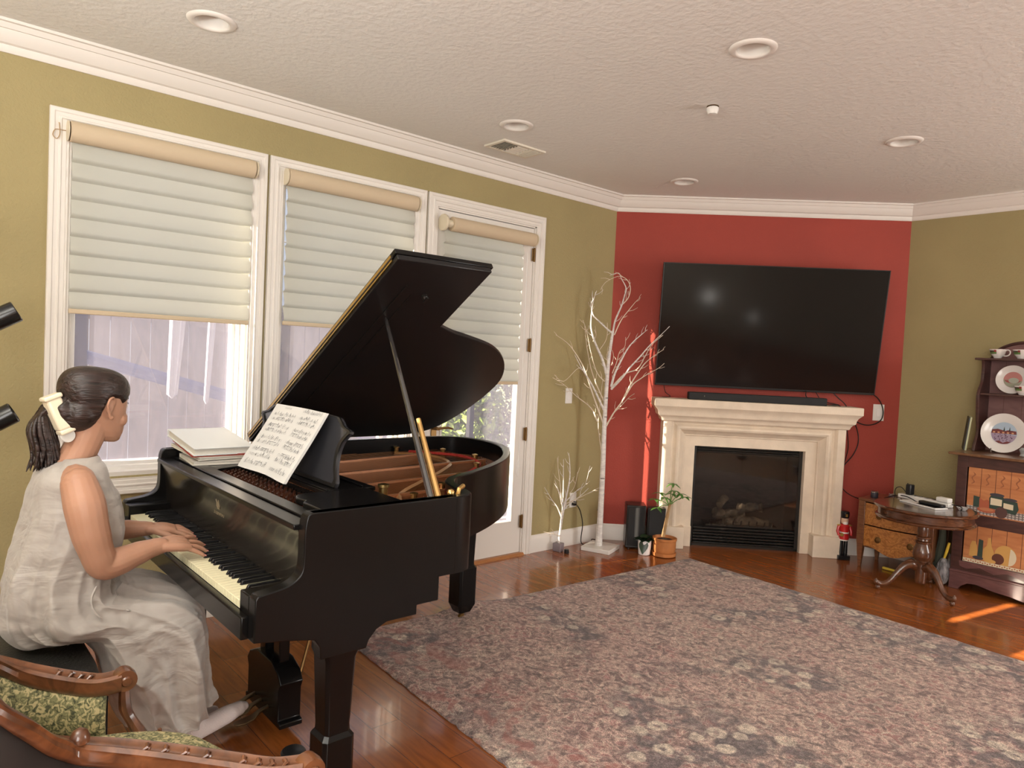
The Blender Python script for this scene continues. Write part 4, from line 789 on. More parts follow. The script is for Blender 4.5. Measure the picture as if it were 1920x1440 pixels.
for a in (-135,-30,96):
    a=math.radians(a); d=Vector((math.cos(a),math.sin(a),0)); C_=Vector(c)
    prof=[(.030,.165,.026),(.07,.185,.030),(.11,.168,.026),(.15,.125,.021),(.185,.078,.018),(.22,.047,.016),(.25,.038,.015),(.272,.040,.017),(.287,.052,.015),(.285,.066,.010)]
    pts=spline([C_+d*r+Vector((0,0,z)) for r,z,_ in prof],4); rr=[p for q in zip(*[iter([0])]) for p in q]
    rad=[]; 
    for i in range(len(pts)): q=i/(len(pts)-1)*(len(prof)-1); k=min(int(q),len(prof)-2); rad.append(prof[k][2]*(1-(q-k))+prof[k+1][2]*(q-k))
    b=B(); b.tube(pts,rad,10,flat=1,up=d.cross(Vector((0,0,1)))); b.tube([p+Vector((0,0,rad[i]*.8)) for i,p in enumerate(pts)],[r*.45 for r in rad],8); b.ball(tuple(C_+d*.275+Vector((0,0,.017))),.017,10); obj('leg',b,M_mah2,t,ang=60)
# ================================================================ SMALL BURL CHEST
M_burl=wood('burl_veneer',(.26,.085,.018),(.56,.24,.06),.30,16,(1,1,1),.5,4); M_ch=wood('walnut_chest',(.12,.042,.016),(.22,.085,.032),.3,8,(1,1,6),.5)
t=thing('chest_of_drawers','small bow-front chest with two burl-veneered drawers, behind the round table','chest',(1.84,5.98,0))
cxs=1.835; hw=.255; yb_=6.16; 
def bow(x,o=0): u=(x-cxs)/hw; return 5.82-.040*math.cos(u*PI/2)-o
xs=[cxs-hw+2*hw*i/24 for i in range(25)]
def front_slab(b,xa,xb,z0,z1,th,o=0,zf=None):
    X=[xa+(xb-xa)*i/20 for i in range(21)]; zl=[z0+(zf(x) if zf else 0) for x in X]
    b.grid([[(x,bow(x,o),zl[i]),(x,bow(x,o),z1),(x,bow(x,o-th),z1),(x,bow(x,o-th),zl[i])] for i,x in enumerate(X)],True,True)
b=B(); b.prism([(x,bow(x,.012)) for x in [cxs-hw-.012]+xs+[cxs+hw+.012]]+[(cxs+hw+.012,yb_),(cxs-hw-.012,yb_)],.500,.520); obj('chest_top',b,M_ch,t,bevel=.003)
b=B(); b.box(cxs-hw,cxs-hw+.02,5.83,yb_,.15,.50); b.box(cxs+hw-.02,cxs+hw,5.83,yb_,.15,.50); b.box(cxs-hw,cxs+hw,yb_-.015,yb_,.15,.50); b.box(cxs-hw,cxs+hw,5.84,yb_,.15,.165); obj('carcass',b,M_ch,t,bevel=.002)
sc=lambda x: -.022*math.cos((x-cxs)/hw*PI*1.5)*1.0
for z0,z1,f in ((.332,.490,None),(.150,.322,sc)):
    b=B(); front_slab(b,cxs-hw+.045,cxs+hw-.045,z0,z1,.02,.003,f); d=obj('drawer',b,M_burl,t,ang=40)
    zc=(z0+z1)/2
    for xx in (cxs-.10,cxs+.12):
        yy=bow(xx,.006); b=B(); b.lathe([(.022,0),(.020,-.003),(.008,-.006)],(xx,yy,zc),16,axis='y'); b.tube([(xx+.018*math.cos(q*PI/8),yy-.006,zc-.004+.018*math.sin(q*PI/8)) for q in range(17)],.0025,6); obj('ring_pull',b,M_oldbrass,d)
for xx in (cxs-hw+.02,cxs+hw-.02):
    for yy,zt_ in ((5.825,.50),(yb_-.02,.50)):
        b=B(); b.grid([[(xx+sx*w_,yy+sy*w_,z) for sx,sy in ((-1,-1),(1,-1),(1,1),(-1,1))] for z,w_ in ((0,.010),(.10,.018),(.17,.022),(.20,.026),(.50,.024))],True,True); obj('leg',b,M_ch,t,bevel=.003)
for (x,y,r,h,l,c1_) in ((1.640,5.915,.026,.050,'small round dark desk clock with a silver rim on the chest, left one',(.05,.045,.06)),(1.735,5.99,.021,.040,'smaller mauve box-shaped clock on the chest, right one',(.22,.15,.17))):
    k=thing('desk_clock',l,'clock',(x,y,.52)); obj('case',B().lathe([(r*.9,0),(r,.004),(r,h-.008),(r*.9,h)],(x,y,.52),20),mat('clock_'+str(int(r*1000)),c1_,.35),k); obj('rim',B().lathe([(r*1.02,h-.010),(r*1.02,h-.004),(r*.7,h+.001),(r*.5,h+.0015)],(x,y,.52),20),M_chrome,k)
# things lying on the round table
ps=thing('power_strip','white power strip lying across the round table','power strip',(2.03,5.74,.577)); TP=Matrix.Translation((2.045,5.735,.577))@Matrix.Rotation(-.30,4,'Z')
obj('body',B(TP).box(-.19,.19,-.026,.026,0,.030),M_plasw,ps,bevel=.006)
for k in range(5): obj('socket',B(TP).box(-.10+k*.052,-.075+k*.052,-.012,.012,.030,.0312),mat('socket_grey',(.35,.33,.31),.6),ps,smooth=False)
obj('charger',B(TP).box(-.135,-.095,-.022,.022,.0312,.105),M_plasb,label='black plug adapter standing upright in the power strip',cat='charger',bevel=.006)
obj('charger',B(TP).box(.10,.185,-.030,.022,.0312,.062),M_plasw,label='white rectangular charger at the right end of the power strip',cat='charger',bevel=.006)
cable('cord_lead',[(1.575,6.23,.445),(1.75,6.2,.60),(1.86,6.05,.70),(1.905,5.90,.69),(1.918,5.79,.66)],.0035,'dark lead arching from the wall to the black adapter on the round table',T=None) if 0 else None
I4=Matrix.Identity(4)
cable('charging_lead',[(1.655,6.285,.46),(1.74,6.22,.47),(1.83,6.05,.56),(1.885,5.88,.66),(1.914,5.775,.684)],.0035,'dark lead arching across the corner down to the black adapter',T=I4)
cable('charging_lead',[(1.93,5.76,.60),(1.88,5.77,.65),(1.84,5.78,.64),(1.835,5.77,.60),(1.87,5.72,.582)],.003,'thin black lead looping left of the black adapter',T=I4)
cable('charging_lead',[(1.70,5.95,.525),(1.78,5.86,.56),(1.86,5.78,.59),(1.95,5.70,.60),(2.05,5.63,.583),(2.16,5.60,.583)],.0035,'black lead trailing left over the edge of the round table',T=I4)
cable('charging_lead',[(1.97,5.755,.61),(2.05,5.79,.60),(2.14,5.77,.60),(2.20,5.70,.60),(2.29,5.66,.60),(2.31,5.60,.583)],.004,'black lead behind the power strip reaching the right edge of the round table',T=I4)
nb=thing('notepad','thin white tablet or pad lying at the front of the round table','pad',(2.08,5.60,.577)); TN=Matrix.Translation((2.085,5.60,.577))@Matrix.Rotation(-.42,4,'Z'); obj('slab',B(TN).box(-.15,.14,-.055,.055,0,.010),M_plasw,nb,bevel=.003); obj('screen_face',B(TN).box(-.02,.13,-.045,.045,.010,.0115),M_plasb,nb,bevel=.001)
obj('remote_control',B(Matrix.Translation((2.14,5.585,.589))@Matrix.Rotation(-.30,4,'Z')).box(-.085,.085,-.022,.022,0,.020),M_plasb,label='black remote control on the white pad',cat='remote',bevel=.007)
obj('glass_dish',B().lathe([(.012,0),(.02,.002),(.036,.022),(.033,.022),(.012,.006)],(2.30,5.66,.577),16),mat('clear_glass',(.7,.72,.72),.1,alpha=.5),label='small clear crumpled-looking glass dish at the right edge of the round table',cat='dish')
# nutcracker
n_=thing('toy_soldier','small red and black wooden toy soldier standing beside the fireplace','figurine',(1.437,5.905,0)); nx_,ny_=1.437,5.905
TNt=Matrix.Translation((nx_,ny_,0))@Matrix.Rotation(PI/4,4,'Z'); Mrd=mat('toy_red',(.55,.02,.02),.3); Mbk=mat('toy_black',(.01,.01,.012),.25); Msk=mat('toy_skin',(.72,.48,.34),.5); Mgd=mat('toy_gold',(.7,.5,.15),.3,.9); Mwh=mat('toy_white',(.85,.80,.75),.6)
obj('plinth',B(TNt).box(-.045,.045,-.035,.035,0,.035),Mbk,n_,bevel=.003)
for s in (-1,1): obj('leg',B(TNt).lathe([(.014,0),(.016,.02),(.014,.10),(.015,.135)],(s*.018,0,.035),12),Mbk,n_)
obj('coat',B(TNt).lathe([(.036,.160),(.038,.175),(.032,.215),(.038,.262),(.030,.275),(.014,.280)],(0,0,0),18),Mrd,n_)
for s in (-1,1):
    obj('arm',B(TNt).tube([(s*.040,0,.262),(s*.052,-.006,.22),(s*.046,-.022,.19)],[.013,.011,.009],8),Mrd,n_); obj('epaulette',B(TNt).lathe([(.012,0),(.018,.004),(.012,.010)],(s*.040,0,.263),12),Mgd,n_)
obj('belt',B(TNt).lathe([(.035,.207),(.0355,.218)],(0,0,0),18),Mwh,n_); obj('trousers',B(TNt).lathe([(.033,.150),(.036,.162)],(0,0,0),18),Mwh,n_)
obj('head',B(TNt).lathe([(.012,.276),(.024,.284),(.027,.305),(.025,.325),(.015,.334)],(0,0,0),16),Msk,n_); obj('beard',B(TNt).ball((0,-.018,.287),.018,10,sc=(1.1,.6,1)),Mwh,n_)
obj('hat',B(TNt).lathe([(.026,.325),(.029,.330),(.032,.370),(.026,.378),(.008,.381)],(0,0,0),16),Mbk,n_); obj('hat_badge',B(TNt).box(-.008,.008,-.034,-.030,.338,.360),Mgd,n_,smooth=False); obj('drum',B(TNt).lathe([(.014,-.006),(.014,.006)],(-.03,-.035,.20),12,axis='y'),Mgd,n_)
# duster and cloth between chest and hutch
d_=thing('feather_duster','grey fluffy duster with a yellow handle hanging between the round table and the painted cupboard','duster',(2.145,5.86,.0))
b=B(); b.lathe([(.010,.02),(.028,.035),(.040,.075),(.042,.12),(.034,.165),(.020,.195),(.008,.205)],(2.150,5.86,-.012),18)
Mdu=mat('grey_feathers',(.30,.29,.30),.9,noise_s=60,noise_a=.35,bump=1.2,bump_s=90,stretch=(1,1,.3)); obj('head',b,Mdu,d_)
b=B(); rnd=random.Random(6)
for k in range(70):
    a=rnd.random()*6.28; z=.05+.13*rnd.random(); r=.034; p=Vector((2.150+r*math.cos(a),5.86+r*math.sin(a),z)); b.add([p,p+Vector((math.cos(a)*.012,math.sin(a)*.012,-.03)),p+Vector((math.cos(a+.3)*.006,math.sin(a+.3)*.006,-.035))],[(0,1,2)])
obj('bristles',b,Mdu,d_,smooth=False,kind='stuff'); obj('handle',B().tube([(2.153,5.86,.19),(2.166,5.86,.245),(2.178,5.86,.305)],[.007,.010,.008],8),mat('yellow_plastic',(.70,.50,.05),.4),d_)
obj('hanging_cloth',B().tube(spline([(2.115,5.90,.02+.42),(2.12,5.90,.33),(2.11,5.90,.22),(2.10,5.90,.12),(2.10,5.90,.0)],4),[.012,.016,.020,.022,.024,.026,.027,.028,.030,.030,.031,.032,.03,.03,.028,.02,.01],8),mat('dark_green_cloth',(.06,.07,.05),.9),label='dark green-grey folded cloth hanging behind the duster',cat='cloth')
obj('yellow_marker',B().tube([(1.74,5.90,.012),(1.86,5.88,.012)],.010,8),MATS['yellow_plastic'],label='yellow stick lying on the floor under the small chest',cat='stick')
# ================================================================ PAINTED HUTCH
M_mauve=wood('mauve_stained_wood',(.115,.045,.045),(.185,.078,.072),.45,8,(1,1,5),.2,1); M_mdark=wood('dark_cupboard_wood',(.050,.018,.014),(.085,.032,.026),.4,8,(1,1,5),.3,1); M_mback=wood('mauve_back_boards',(.20,.095,.090),(.26,.13,.12),.6,6,(1,1,4),0,1)
hx0,hx1,hyf=2.192,3.25,5.875; Hh=thing('painted_hutch','tall reddish-brown hutch with painted doors and plate shelves at the right edge','cupboard',((hx0+hx1)/2,6.1,0))
hb=YR-.003
b=B(); b.box(hx0,hx0+.022,hyf+.01,hb,.0,.925); b.box(hx1-.022,hx1,hyf+.01,hb,.0,.925); b.box(hx0,hx1,hb-.012,hb,.1,.925); b.box(hx0,hx1,hyf+.01,hb,.12,.14); obj('carcass',b,M_mdark,Hh,bevel=.002)
b=B(); b.box(hx0,hx0+.062,hyf-.012,hyf+.012,.0,.925); b.box(hx1-.062,hx1,hyf-.012,hyf+.012,.0,.925); b.box(2.69,2.75,hyf-.0105,hyf+.0105,.1,.924); b.box(hx0+.06,hx1-.06,hyf-.0112,hyf+.011,.850,.925); b.box(hx0+.06,hx1-.06,hyf-.0112,hyf+.011,.455,.531); b.box(hx0+.06,hx1-.06,hyf-.0112,hyf+.011,.13,.202); obj('face_frame',b,M_mdark,Hh,bevel=.002)
ar=[(hx0,0),(hx0+.055,0),(hx0+.075,.028),(hx0+.11,.052),(hx0+.16,.058),(hx0+.26,.038),(hx0+.36,.030),(hx0+.44,.014),(hx0+.60,.012),(hx0+.75,.035),(hx0+.9,.058),(hx1-.08,.04),(hx1-.055,0),(hx1,0),(hx1,.135),(hx0,.135)]
obj('base_rail',B().prism(ar,hyf-.020,hyf+.005,ax='y'),M_mauve,Hh,bevel=.002); obj('base_moulding',B().box(hx0-.003,hx1+.003,hyf-.028,hyf+.0,.118,.132),M_mauve,Hh,bevel=.004)
sl=[(hx0+.055,.185)]
for k in range(25): sl.append((hx0+.06+k*.04,.165-.012*math.sin(k*PI/2)))
obj('scalloped_apron',B().prism(sl+[(hx1-.05,.20),(hx0+.055,.20)],hyf-.022,hyf-.012,ax='y'),M_mauve,Hh,smooth=False)
b=B(); b.prism([(hx0-.048,.926),(hx1+.03,.926),(hx1+.03,.944),(hx0-.048,.944),(hx0-.052,.935)],hyf-.050,hb,ax='y'); obj('counter_top',b,wood('counter_edge_wood',(.14,.065,.03),(.22,.11,.05),.3,6,(4,1,1),.4,1),Hh,bevel=.003)
M_org=wood('orange_painted_planks',(.46,.16,.055),(.62,.26,.10),.55,4,(1,1,5),0,1); Mpb=mat('painted_brown',(.13,.04,.022),.6)
Mpy=mat('painted_ochre',(.66,.38,.11),.6); Mpk=mat('painted_dark_green',(.03,.06,.045),.6); Mpc=mat('painted_cream',(.74,.66,.48),.6); Mpgr=mat('painted_slate',(.05,.045,.06),.5); Mprd=mat('painted_rust',(.42,.11,.05),.6)
def circ(cx,cz,r,rz=None,n=20,a0=0,a1=2*PI): rz=rz or r; return [(cx+r*math.cos(a0+(a1-a0)*i/n),cz+rz*math.sin(a0+(a1-a0)*i/n)) for i in range(n)]
def art(par,poly,m,y,nm='painted_motif'): return obj(nm,B().prism(poly,y-.0012,y,ax='y'),m,par,smooth=False)
def door(x0_,x1_,z0,z1,up,nm='door_panel'):
    d=obj(nm,B().box(x0_,x1_,hyf-.004,hyf+.008,z0,z1),M_org,Hh,smooth=False); yy=hyf-.0042
    g=B(); n=int((x1_-x0_)/.085)
    for k in range(1,n+1):
        xx=x0_+k*.085-.01
        if xx<x1_-.01: g.box(xx,xx+.003,yy-.0008,yy,z0,z1)
    obj('plank_lines',g,Mpb,d,smooth=False)
    if up:
        for k in range(5): 
            xx=x0_+.03+k*.085
            if xx<x1_-.02: art(d,[tuple(p)[:2] for p in spline([(xx,z1-.035,0),(xx+.014,z1-.05,0),(xx-.004,z1-.075,0),(xx+.010,z1-.10,0),(xx-.006,z1-.115,0)],4)]+[tuple(p)[:2] for p in spline([(xx-.012,z1-.112,0),(xx+.002,z1-.098,0),(xx-.012,z1-.073,0),(xx+.004,z1-.05,0),(xx-.004,z1-.033,0)],4)],mat('painted_tan',(.34,.12,.05),.6),yy)
        art(d,[(x0_,z0+.010),(x1_,z0-.002+.010),(x1_,z0+.055),(x0_,z0+.060)],mat('painted_check_grey',(.55,.52,.48),.6),yy)
        ck=B()
        for k in range(int((x1_-x0_)/.02)): ck.box(x0_+k*.02,x0_+k*.02+.006,yy-.002,yy-.0012,z0+.010,z0+.058)
        for k in range(3): ck.box(x0_,x1_,yy-.0022,yy-.0013,z0+.018+k*.015,z0+.023+k*.015)
        obj('painted_check',ck,mat('painted_check_dark',(.16,.13,.13),.6),d,smooth=False)
        y2=yy-.0022
        art(d,[(x0_+.04,z0+.055),(x0_+.075,z0+.055),(x0_+.075,z0+.125),(x0_+.04,z0+.13)],Mpk,y2)
        art(d,[(x0_+.075,z0+.045),(x0_+.135,z0+.045),(x0_+.14,z0+.10),(x0_+.12,z0+.115),(x0_+.10,z0+.105),(x0_+.075,z0+.12)],Mprd,y2)
        art(d,circ(x0_+.12,z0+.045,.055,.020),Mprd,y2-.001); art(d,circ(x0_+.12,z0+.048,.042,.011),mat('painted_tan2',(.52,.20,.09),.6),y2-.0015)
        art(d,[(x0_+.135,z0+.06),(x0_+.215,z0+.06),(x0_+.22,z0+.13),(x0_+.205,z0+.155),(x0_+.145,z0+.155),(x0_+.132,z0+.13)],Mpk,y2-.0012); art(d,[(x0_+.14,z0+.085),(x0_+.205,z0+.085),(x0_+.205,z0+.128),(x0_+.14,z0+.132)],Mpc,y2-.0025); art(d,circ(x0_+.175,z0+.155,.042,.011),Mpgr,y2-.0025)
        art(d,[(x0_+.21,z0+.05),(x0_+.285,z0+.04),(x0_+.30,z0+.08),(x0_+.29,z0+.125),(x0_+.225,z0+.135),(x0_+.205,z0+.10)],Mpk,y2-.002); art(d,[(x0_+.215,z0+.075),(x0_+.27,z0+.07),(x0_+.27,z0+.105),(x0_+.215,z0+.11)],Mpc,y2-.0035); art(d,circ(x0_+.25,z0+.135,.040,.010),Mpgr,y2-.0035)
        art(d,circ(x0_+.205,z0+.042,.035,.038),mat('painted_grape',(.09,.04,.035),.5),y2-.004)
    else:
        y2=yy-.001
        art(d,[(x0_,z0),(x1_,z0),(x1_,z0+.022),(x0_,z0+.026)],Mpc,y2)
        lc=B()
        for k in range(int((x1_-x0_)/.014)): lc.lathe([(.0045,0),(.0045,-.001)],(x0_+.008+k*.014,y2-.0014,z0+.010+.006*(k%2)),6,axis='y')
        obj('painted_lace',lc,Mprd,d,smooth=False,kind='stuff')
        art(d,[(x0_+.035,z0+.045),(x0_+.085,z0+.045),(x0_+.08,z0+.12),(x0_+.07,z0+.15),(x0_+.05,z0+.15),(x0_+.04,z0+.12)],Mpy,y2)
        art(d,[(x0_+.085,z0+.04),(x0_+.115,z0+.04),(x0_+.115,z0+.165),(x0_+.09,z0+.17)],Mpk,y2-.001)
        art(d,[(x0_+.115,z0+.035),(x0_+.185,z0+.035),(x0_+.18,z0+.10),(x0_+.165,z0+.135),(x0_+.158,z0+.19),(x0_+.142,z0+.19),(x0_+.137,z0+.135),(x0_+.118,z0+.11)],Mpy,y2-.001)
        art(d,circ(x0_+.245,z0+.09,.062,.068),Mpy,y2); art(d,circ(x0_+.262,z0+.085,.045,.058,a0=-1.5,a1=1.5),Mpc,y2-.001); art(d,circ(x0_+.205,z0+.06,.035,.036),Mpb,y2-.002); art(d,circ(x0_+.09,z0+.042,.032,.012),Mpgr,y2-.002); art(d,circ(x0_+.16,z0+.036,.035,.013),Mpy,y2-.003)
    return d
for xa,xb in ((2.262,2.682),(2.758,3.18)): door(xa,xb,.530,.852,True); door(xa,xb,.200,.456,False)
# upper shelves
side=[tuple(p)[:2] for p in spline([(6.06,.945,0),(6.075,1.00,0),(6.115,1.05,0),(6.125,1.10,0),(6.10,1.17,0),(6.085,1.25,0),(6.075,1.33,0),(6.10,1.385,0),(6.145,1.43,0),(6.155,1.50,0),(6.15,1.56,0),(6.14,1.588,0)],4)]+[(hb,1.588),(hb,.945)]
for xa in (2.215,3.205): obj('side_panel',B().prism(side,xa,xa+.018,ax='x'),M_mdark,Hh,bevel=.002)
b=B(); b.box(2.215,3.223,hb-.010,hb,.945,1.60); b.prism([tuple(p)[:2] for p in spline([(2.235,1.60,0),(2.27,1.66,0),(2.34,1.70,0),(2.42,1.715,0),(2.50,1.71,0),(2.72,1.76,0),(2.94,1.71,0),(3.02,1.715,0),(3.10,1.70,0),(3.17,1.66,0),(3.205,1.60,0)],4)],hb-.010,hb,ax='y'); obj('back_boards',b,M_mback,Hh,smooth=False)
b=B()
for k in range(1,9): b.box(2.215+k*.11,2.2165+k*.11,hb-.0115,hb-.010,.945,1.65)
obj('board_joints',b,Mpb,Hh,smooth=False)
b=B(); b.tube(spline([(2.232,hb-.012,1.60),(2.27,hb-.012,1.665),(2.34,hb-.012,1.705),(2.42,hb-.012,1.722),(2.50,hb-.012,1.716),(2.72,hb-.012,1.768),(2.94,hb-.012,1.716),(3.02,hb-.012,1.722),(3.17,hb-.012,1.665),(3.208,hb-.012,1.60)],5),.011,8); obj('crest_moulding',b,M_mdark,Hh)
obj('shelf',B().box(2.185,3.25,6.095,hb,1.588,1.604),M_mdark,Hh,bevel=.004); obj('shelf',B().box(2.234,3.205,6.085,hb,1.342,1.356),M_mdark,Hh,bevel=.003)
M_por=mat('white_porcelain',(.84,.80,.77),.15)
def cplate(c,R,lean,label,big):
    T=Matrix.Translation(c)@Matrix.Rotation(-lean,4,'X'); t=thing('dinner_plate',label,'plate',(c[0],c[1],c[2]-R))
    obj('dish',B(T).lathe([(.001,0),(R*.60,0),(R*.66,-.006),(R,-.016),(R,-.019),(R*.66,-.010),(R*.60,-.0035),(.001,-.0035)],(0,0,0),44,axis='y'),M_por,t,ang=60)
    q=R*.56; yy=-.0045; ln=[(-1,0),(1,0)]
    def a2(poly,m,o): obj('painted_scene',B(T).prism(poly,yy-o-.0006,yy-o,ax='y'),m,t,smooth=False)
    sky=mat('plate_sky',(.45,.55,.66) if big else (.55,.42,.40),.3); 
    a2(circ(0,0,q,q,32),mat('plate_sky_blue',(.42,.53,.66),.3) if big else mat('plate_pink',(.55,.22,.20),.3),0)
    a2(circ(0,0,q*.985,q*.985,24,PI,2*PI),mat('plate_lilac',(.36,.27,.38),.3) if big else mat('plate_olive',(.32,.33,.24),.3),.0006)
    if big:
        a2([(-q*.98,-q*.05),(q*.98,-q*.05),(q*.93,q*.25),(q*.3,q*.30),(q*.1,q*.22),(-q*.5,q*.36),(-q*.92,q*.28)],mat('plate_maroon',(.16,.02,.02),.3),.0012)
        for xx in (.0,.42): a2([(xx*q-.005,q*.2),(xx*q+.005,q*.2),(xx*q,q*.62)],mat('plate_black',(.02,.02,.02),.3),.0018)
        for k in range(5): a2([(-q*.85+k*q*.36,-q*.02),(-q*.68+k*q*.36,-q*.02),(-q*.68+k*q*.36,q*.12),(-q*.85+k*q*.36,q*.12)],mat('plate_orange',(.62,.30,.16),.3),.0018)
        rn=random.Random(3)
        b=B(T)
        for k in range(34): xx=(rn.random()*1.5-.75)*q; zz=-(.12+.75*rn.random())*q; s=.0028; 
        for k in range(34):
            xx=(rn.random()*1.4-.7)*q; zz=-(.12+.55*rn.random())*q; b.box(xx-.002,xx+.002,yy-.0019,yy-.0012,zz-.004,zz+.004)
        obj('painted_figures',b,mat('plate_plum',(.10,.04,.08),.3),t,smooth=False)
        a2([(-q*.6,-q*.78),(-q*.3,-q*.7),(0,-q*.88),(q*.3,-q*.72),(q*.6,-q*.75),(q*.35,-q*.93),(0,-q*.985),(-q*.35,-q*.93)],mat('plate_maroon',(.16,.02,.02),.3),.0016)
    else:
        a2(circ(0,0,q*.9,q*.45,24,PI*1.05,PI*1.95),mat('plate_red',(.34,.07,.06),.3),.0012); a2(circ(q*.1,-q*.1,q*.55,q*.35),mat('plate_sage',(.40,.42,.34),.3),.0018)
    obj('plate_stand',B().tube([(c[0]-R*.45,c[1]-.035,c[2]-R*1.02+.003),(c[0]-R*.45,c[1]-.04,c[2]-R*.8),(c[0]-R*.45,c[1]-.028,c[2]-R*.98),(c[0]-R*.4,c[1]+.04,c[2]-R*.98+.003)],.003,6),M_chrome,t) if big else None
cplate((2.385,6.13,1.0845),.137,.16,'large white plate painted with a village market, on the hutch counter',True)
cplate((2.395,6.21,1.458),.100,.16,'smaller white plate with a reddish painted centre, on the middle shelf of the hutch',False)
def cup(x,y,z,rz,label):
    t=thing('teacup',label,'cup',(x,y,z)); T=Matrix.Translation((x,y,z))@Matrix.Rotation(rz,4,'Z')
    obj('bowl',B(T).lathe([(.022,0),(.024,.004),(.026,.008),(.042,.028),(.052,.058),(.054,.064),(.051,.064),(.040,.030),(.018,.010),(.001,.009)],(0,0,0),28),M_por,t,ang=60)
    obj('handle',B(T).tube(spline([(.047,0,.052),(.065,0,.060),(.082,0,.050),(.080,0,.030),(.062,0,.018),(.040,0,.018)],5),.0042,8),M_por,t)
    b=B(T)
    def pat(a0,a1,z0_,z1_,m,rr):
        b=B(T); b.grid([[( (rr(zz)+.0008)*math.cos(a),(rr(zz)+.0008)*math.sin(a),zz) for zz in (z0_,(z0_+z1_)/2,z1_)] for a in [a0+(a1-a0)*i/8 for i in range(9)]]); obj('painted_scene',b,m,t,ang=80)
    rr=lambda z:.042+(z-.028)*.333
    pat(-2.4,-1.2,.030,.044,mat('cup_green',(.14,.26,.08),.3),rr); pat(-2.3,-1.25,.044,.054,mat('cup_dark',(.06,.05,.03),.3),rr); pat(-1.5,-1.22,.044,.058,mat('cup_red',(.3,.04,.04),.3),rr)
cup(2.305,6.165,1.604,-.3,'white painted teacup at the left end on top of the hutch'); cup(2.445,6.165,1.604,-.3,'white painted teacup second from left on top of the hutch'); cup(2.475,6.135,1.356,-.3,'white painted teacup in front of the smaller plate on the middle shelf')
fr=thing('leaning_frame','thin dark-backed frame leaning edge-on against the left side of the hutch counter','picture frame',(2.205,6.02,.944)); TF=Matrix.Translation((2.196,5.99,.9441))@Matrix.Rotation(.10,4,'Y')@Matrix.Rotation(.35,4,'Z')
obj('backing',B(TF).box(-.012,-.004,-.0,.17,.004,.235),mat('black_board',(.012,.012,.012),.5),fr); obj('picture_edge',B(TF).box(-.004,.006,-.0,.17,.004,.24),mat('pale_green_board',(.45,.46,.28),.6),fr,smooth=False)
obj('glass_ornament',B().lathe([(.02,0),(.03,.004),(.022,.02),(.034,.045),(.02,.06),(.005,.062)],(2.53,6.05,.9445),12),mat('cut_glass',(.5,.52,.5),.1,alpha=.7),label='small clear cut-glass ornament right of the large plate',cat='ornament')
# ================================================================ BENCH
M_leath=mat('black_leather',(.014,.014,.013),.38,bump=.25,bump_s=120)
bn=thing('piano_bench','black leather-topped piano bench under the seated person','bench',(1.25,.57,0))
b=B(); bx0,bx1,by0,by1=.955,1.545,.375,.775; rows=[]
for z,i_ in ((.425,.0),(.430,-.004),(.455,-.006),(.478,.0),(.492,.014),(.499,.04)):
    n=40; r=[]
    for k in range(n):
        a=2*PI*k/n; ex=.22; cx_,cy_=(bx0+bx1)/2,(by0+by1)/2; sx=abs(math.cos(a))**ex*math.copysign(1,math.cos(a)); sy=abs(math.sin(a))**ex*math.copysign(1,math.sin(a)); r.append((cx_+sx*((bx1-bx0)/2-i_),cy_+sy*((by1-by0)/2-i_),z))
    rows.append(r)
b.grid(rows,True,True); obj('cushion',b,M_leath,bn,ang=60)
obj('apron',B().box(bx0+.015,bx1-.015,by0+.015,by1-.015,.36,.425),M_blacksat,bn,bevel=.004)
for x in (bx0+.045,bx1-.045):
    for y in (by0+.045,by1-.045): obj('leg',B().grid([[(x+sx*w_,y+sy*w_,z) for sx,sy in ((-1,-1),(1,-1),(1,1),(-1,1))] for z,w_ in ((0,.018),(.30,.026),(.37,.028))],True,True),M_blacksat,bn,bevel=.003)
# ================================================================ PERSON
def remesh(name,b,m,parent,vox,smooth=4,disp=None,extra=None):
    me=bpy.data.meshes.new(name); me.from_pydata(b.v,[],b.f); bm=bmesh.new(); bm.from_mesh(me)
    bmesh.ops.recalc_face_normals(bm,faces=bm.faces); bm.to_mesh(me); bm.free()
    o=bpy.data.objects.new(name,me); COL.objects.link(o)
    r=o.modifiers.new('r','REMESH'); r.mode='VOXEL'; r.voxel_size=vox; r.use_smooth_shade=True
    s=o.modifiers.new('s','SMOOTH'); s.iterations=smooth; s.factor=.6
    bpy.context.view_layer.update(); nm=bpy.data.meshes.new_from_object(o.evaluated_get(bpy.context.evaluated_depsgraph_get())); bpy.data.objects.remove(o)
    if extra: extra(nm)
    off=wloc(parent); nm.transform(Matrix.Translation(-off)); nm.materials.clear(); nm.materials.append(m); nm.shade_smooth()
    q=bpy.data.objects.new(name,nm); COL.objects.link(q); q.parent=parent; return q
def limb(b,pts,n=14,k=5):
    """pts: (x,y,z,r[,flat]) smooth tapered capsule"""
    P_=spline([p[:3] for p in pts],k); m=len(pts); R=[]; 
    for i in range(len(P_)):
        q=i/(len(P_)-1)*(m-1); j=min(int(q),m-2); t=q-j; t=t*t*(3-2*t); R.append(pts[j][3]*(1-t)+pts[j+1][3]*t)
    b.tube(P_,R,n); b.ball(tuple(P_[0]),R[0]*.99,n); b.ball(tuple(P_[-1]),R[-1]*.99,n); return b
PX=1.25
pe=thing('person','person with a dark ponytail in a sleeveless beige dress, seated at the piano playing','person',(PX,.75,0))
M_skin=mat('skin',(.43,.235,.155),.45,spec=.35,noise_s=7,noise_a=.03,bump=.05,bump_s=300,sss=.12,col2=(.40,.21,.135))
b=B()
HM=Matrix.Translation((PX,.795,1.235))@Matrix.Rotation(math.radians(24),4,'Z')@Matrix.Rotation(math.radians(-7),4,'X')
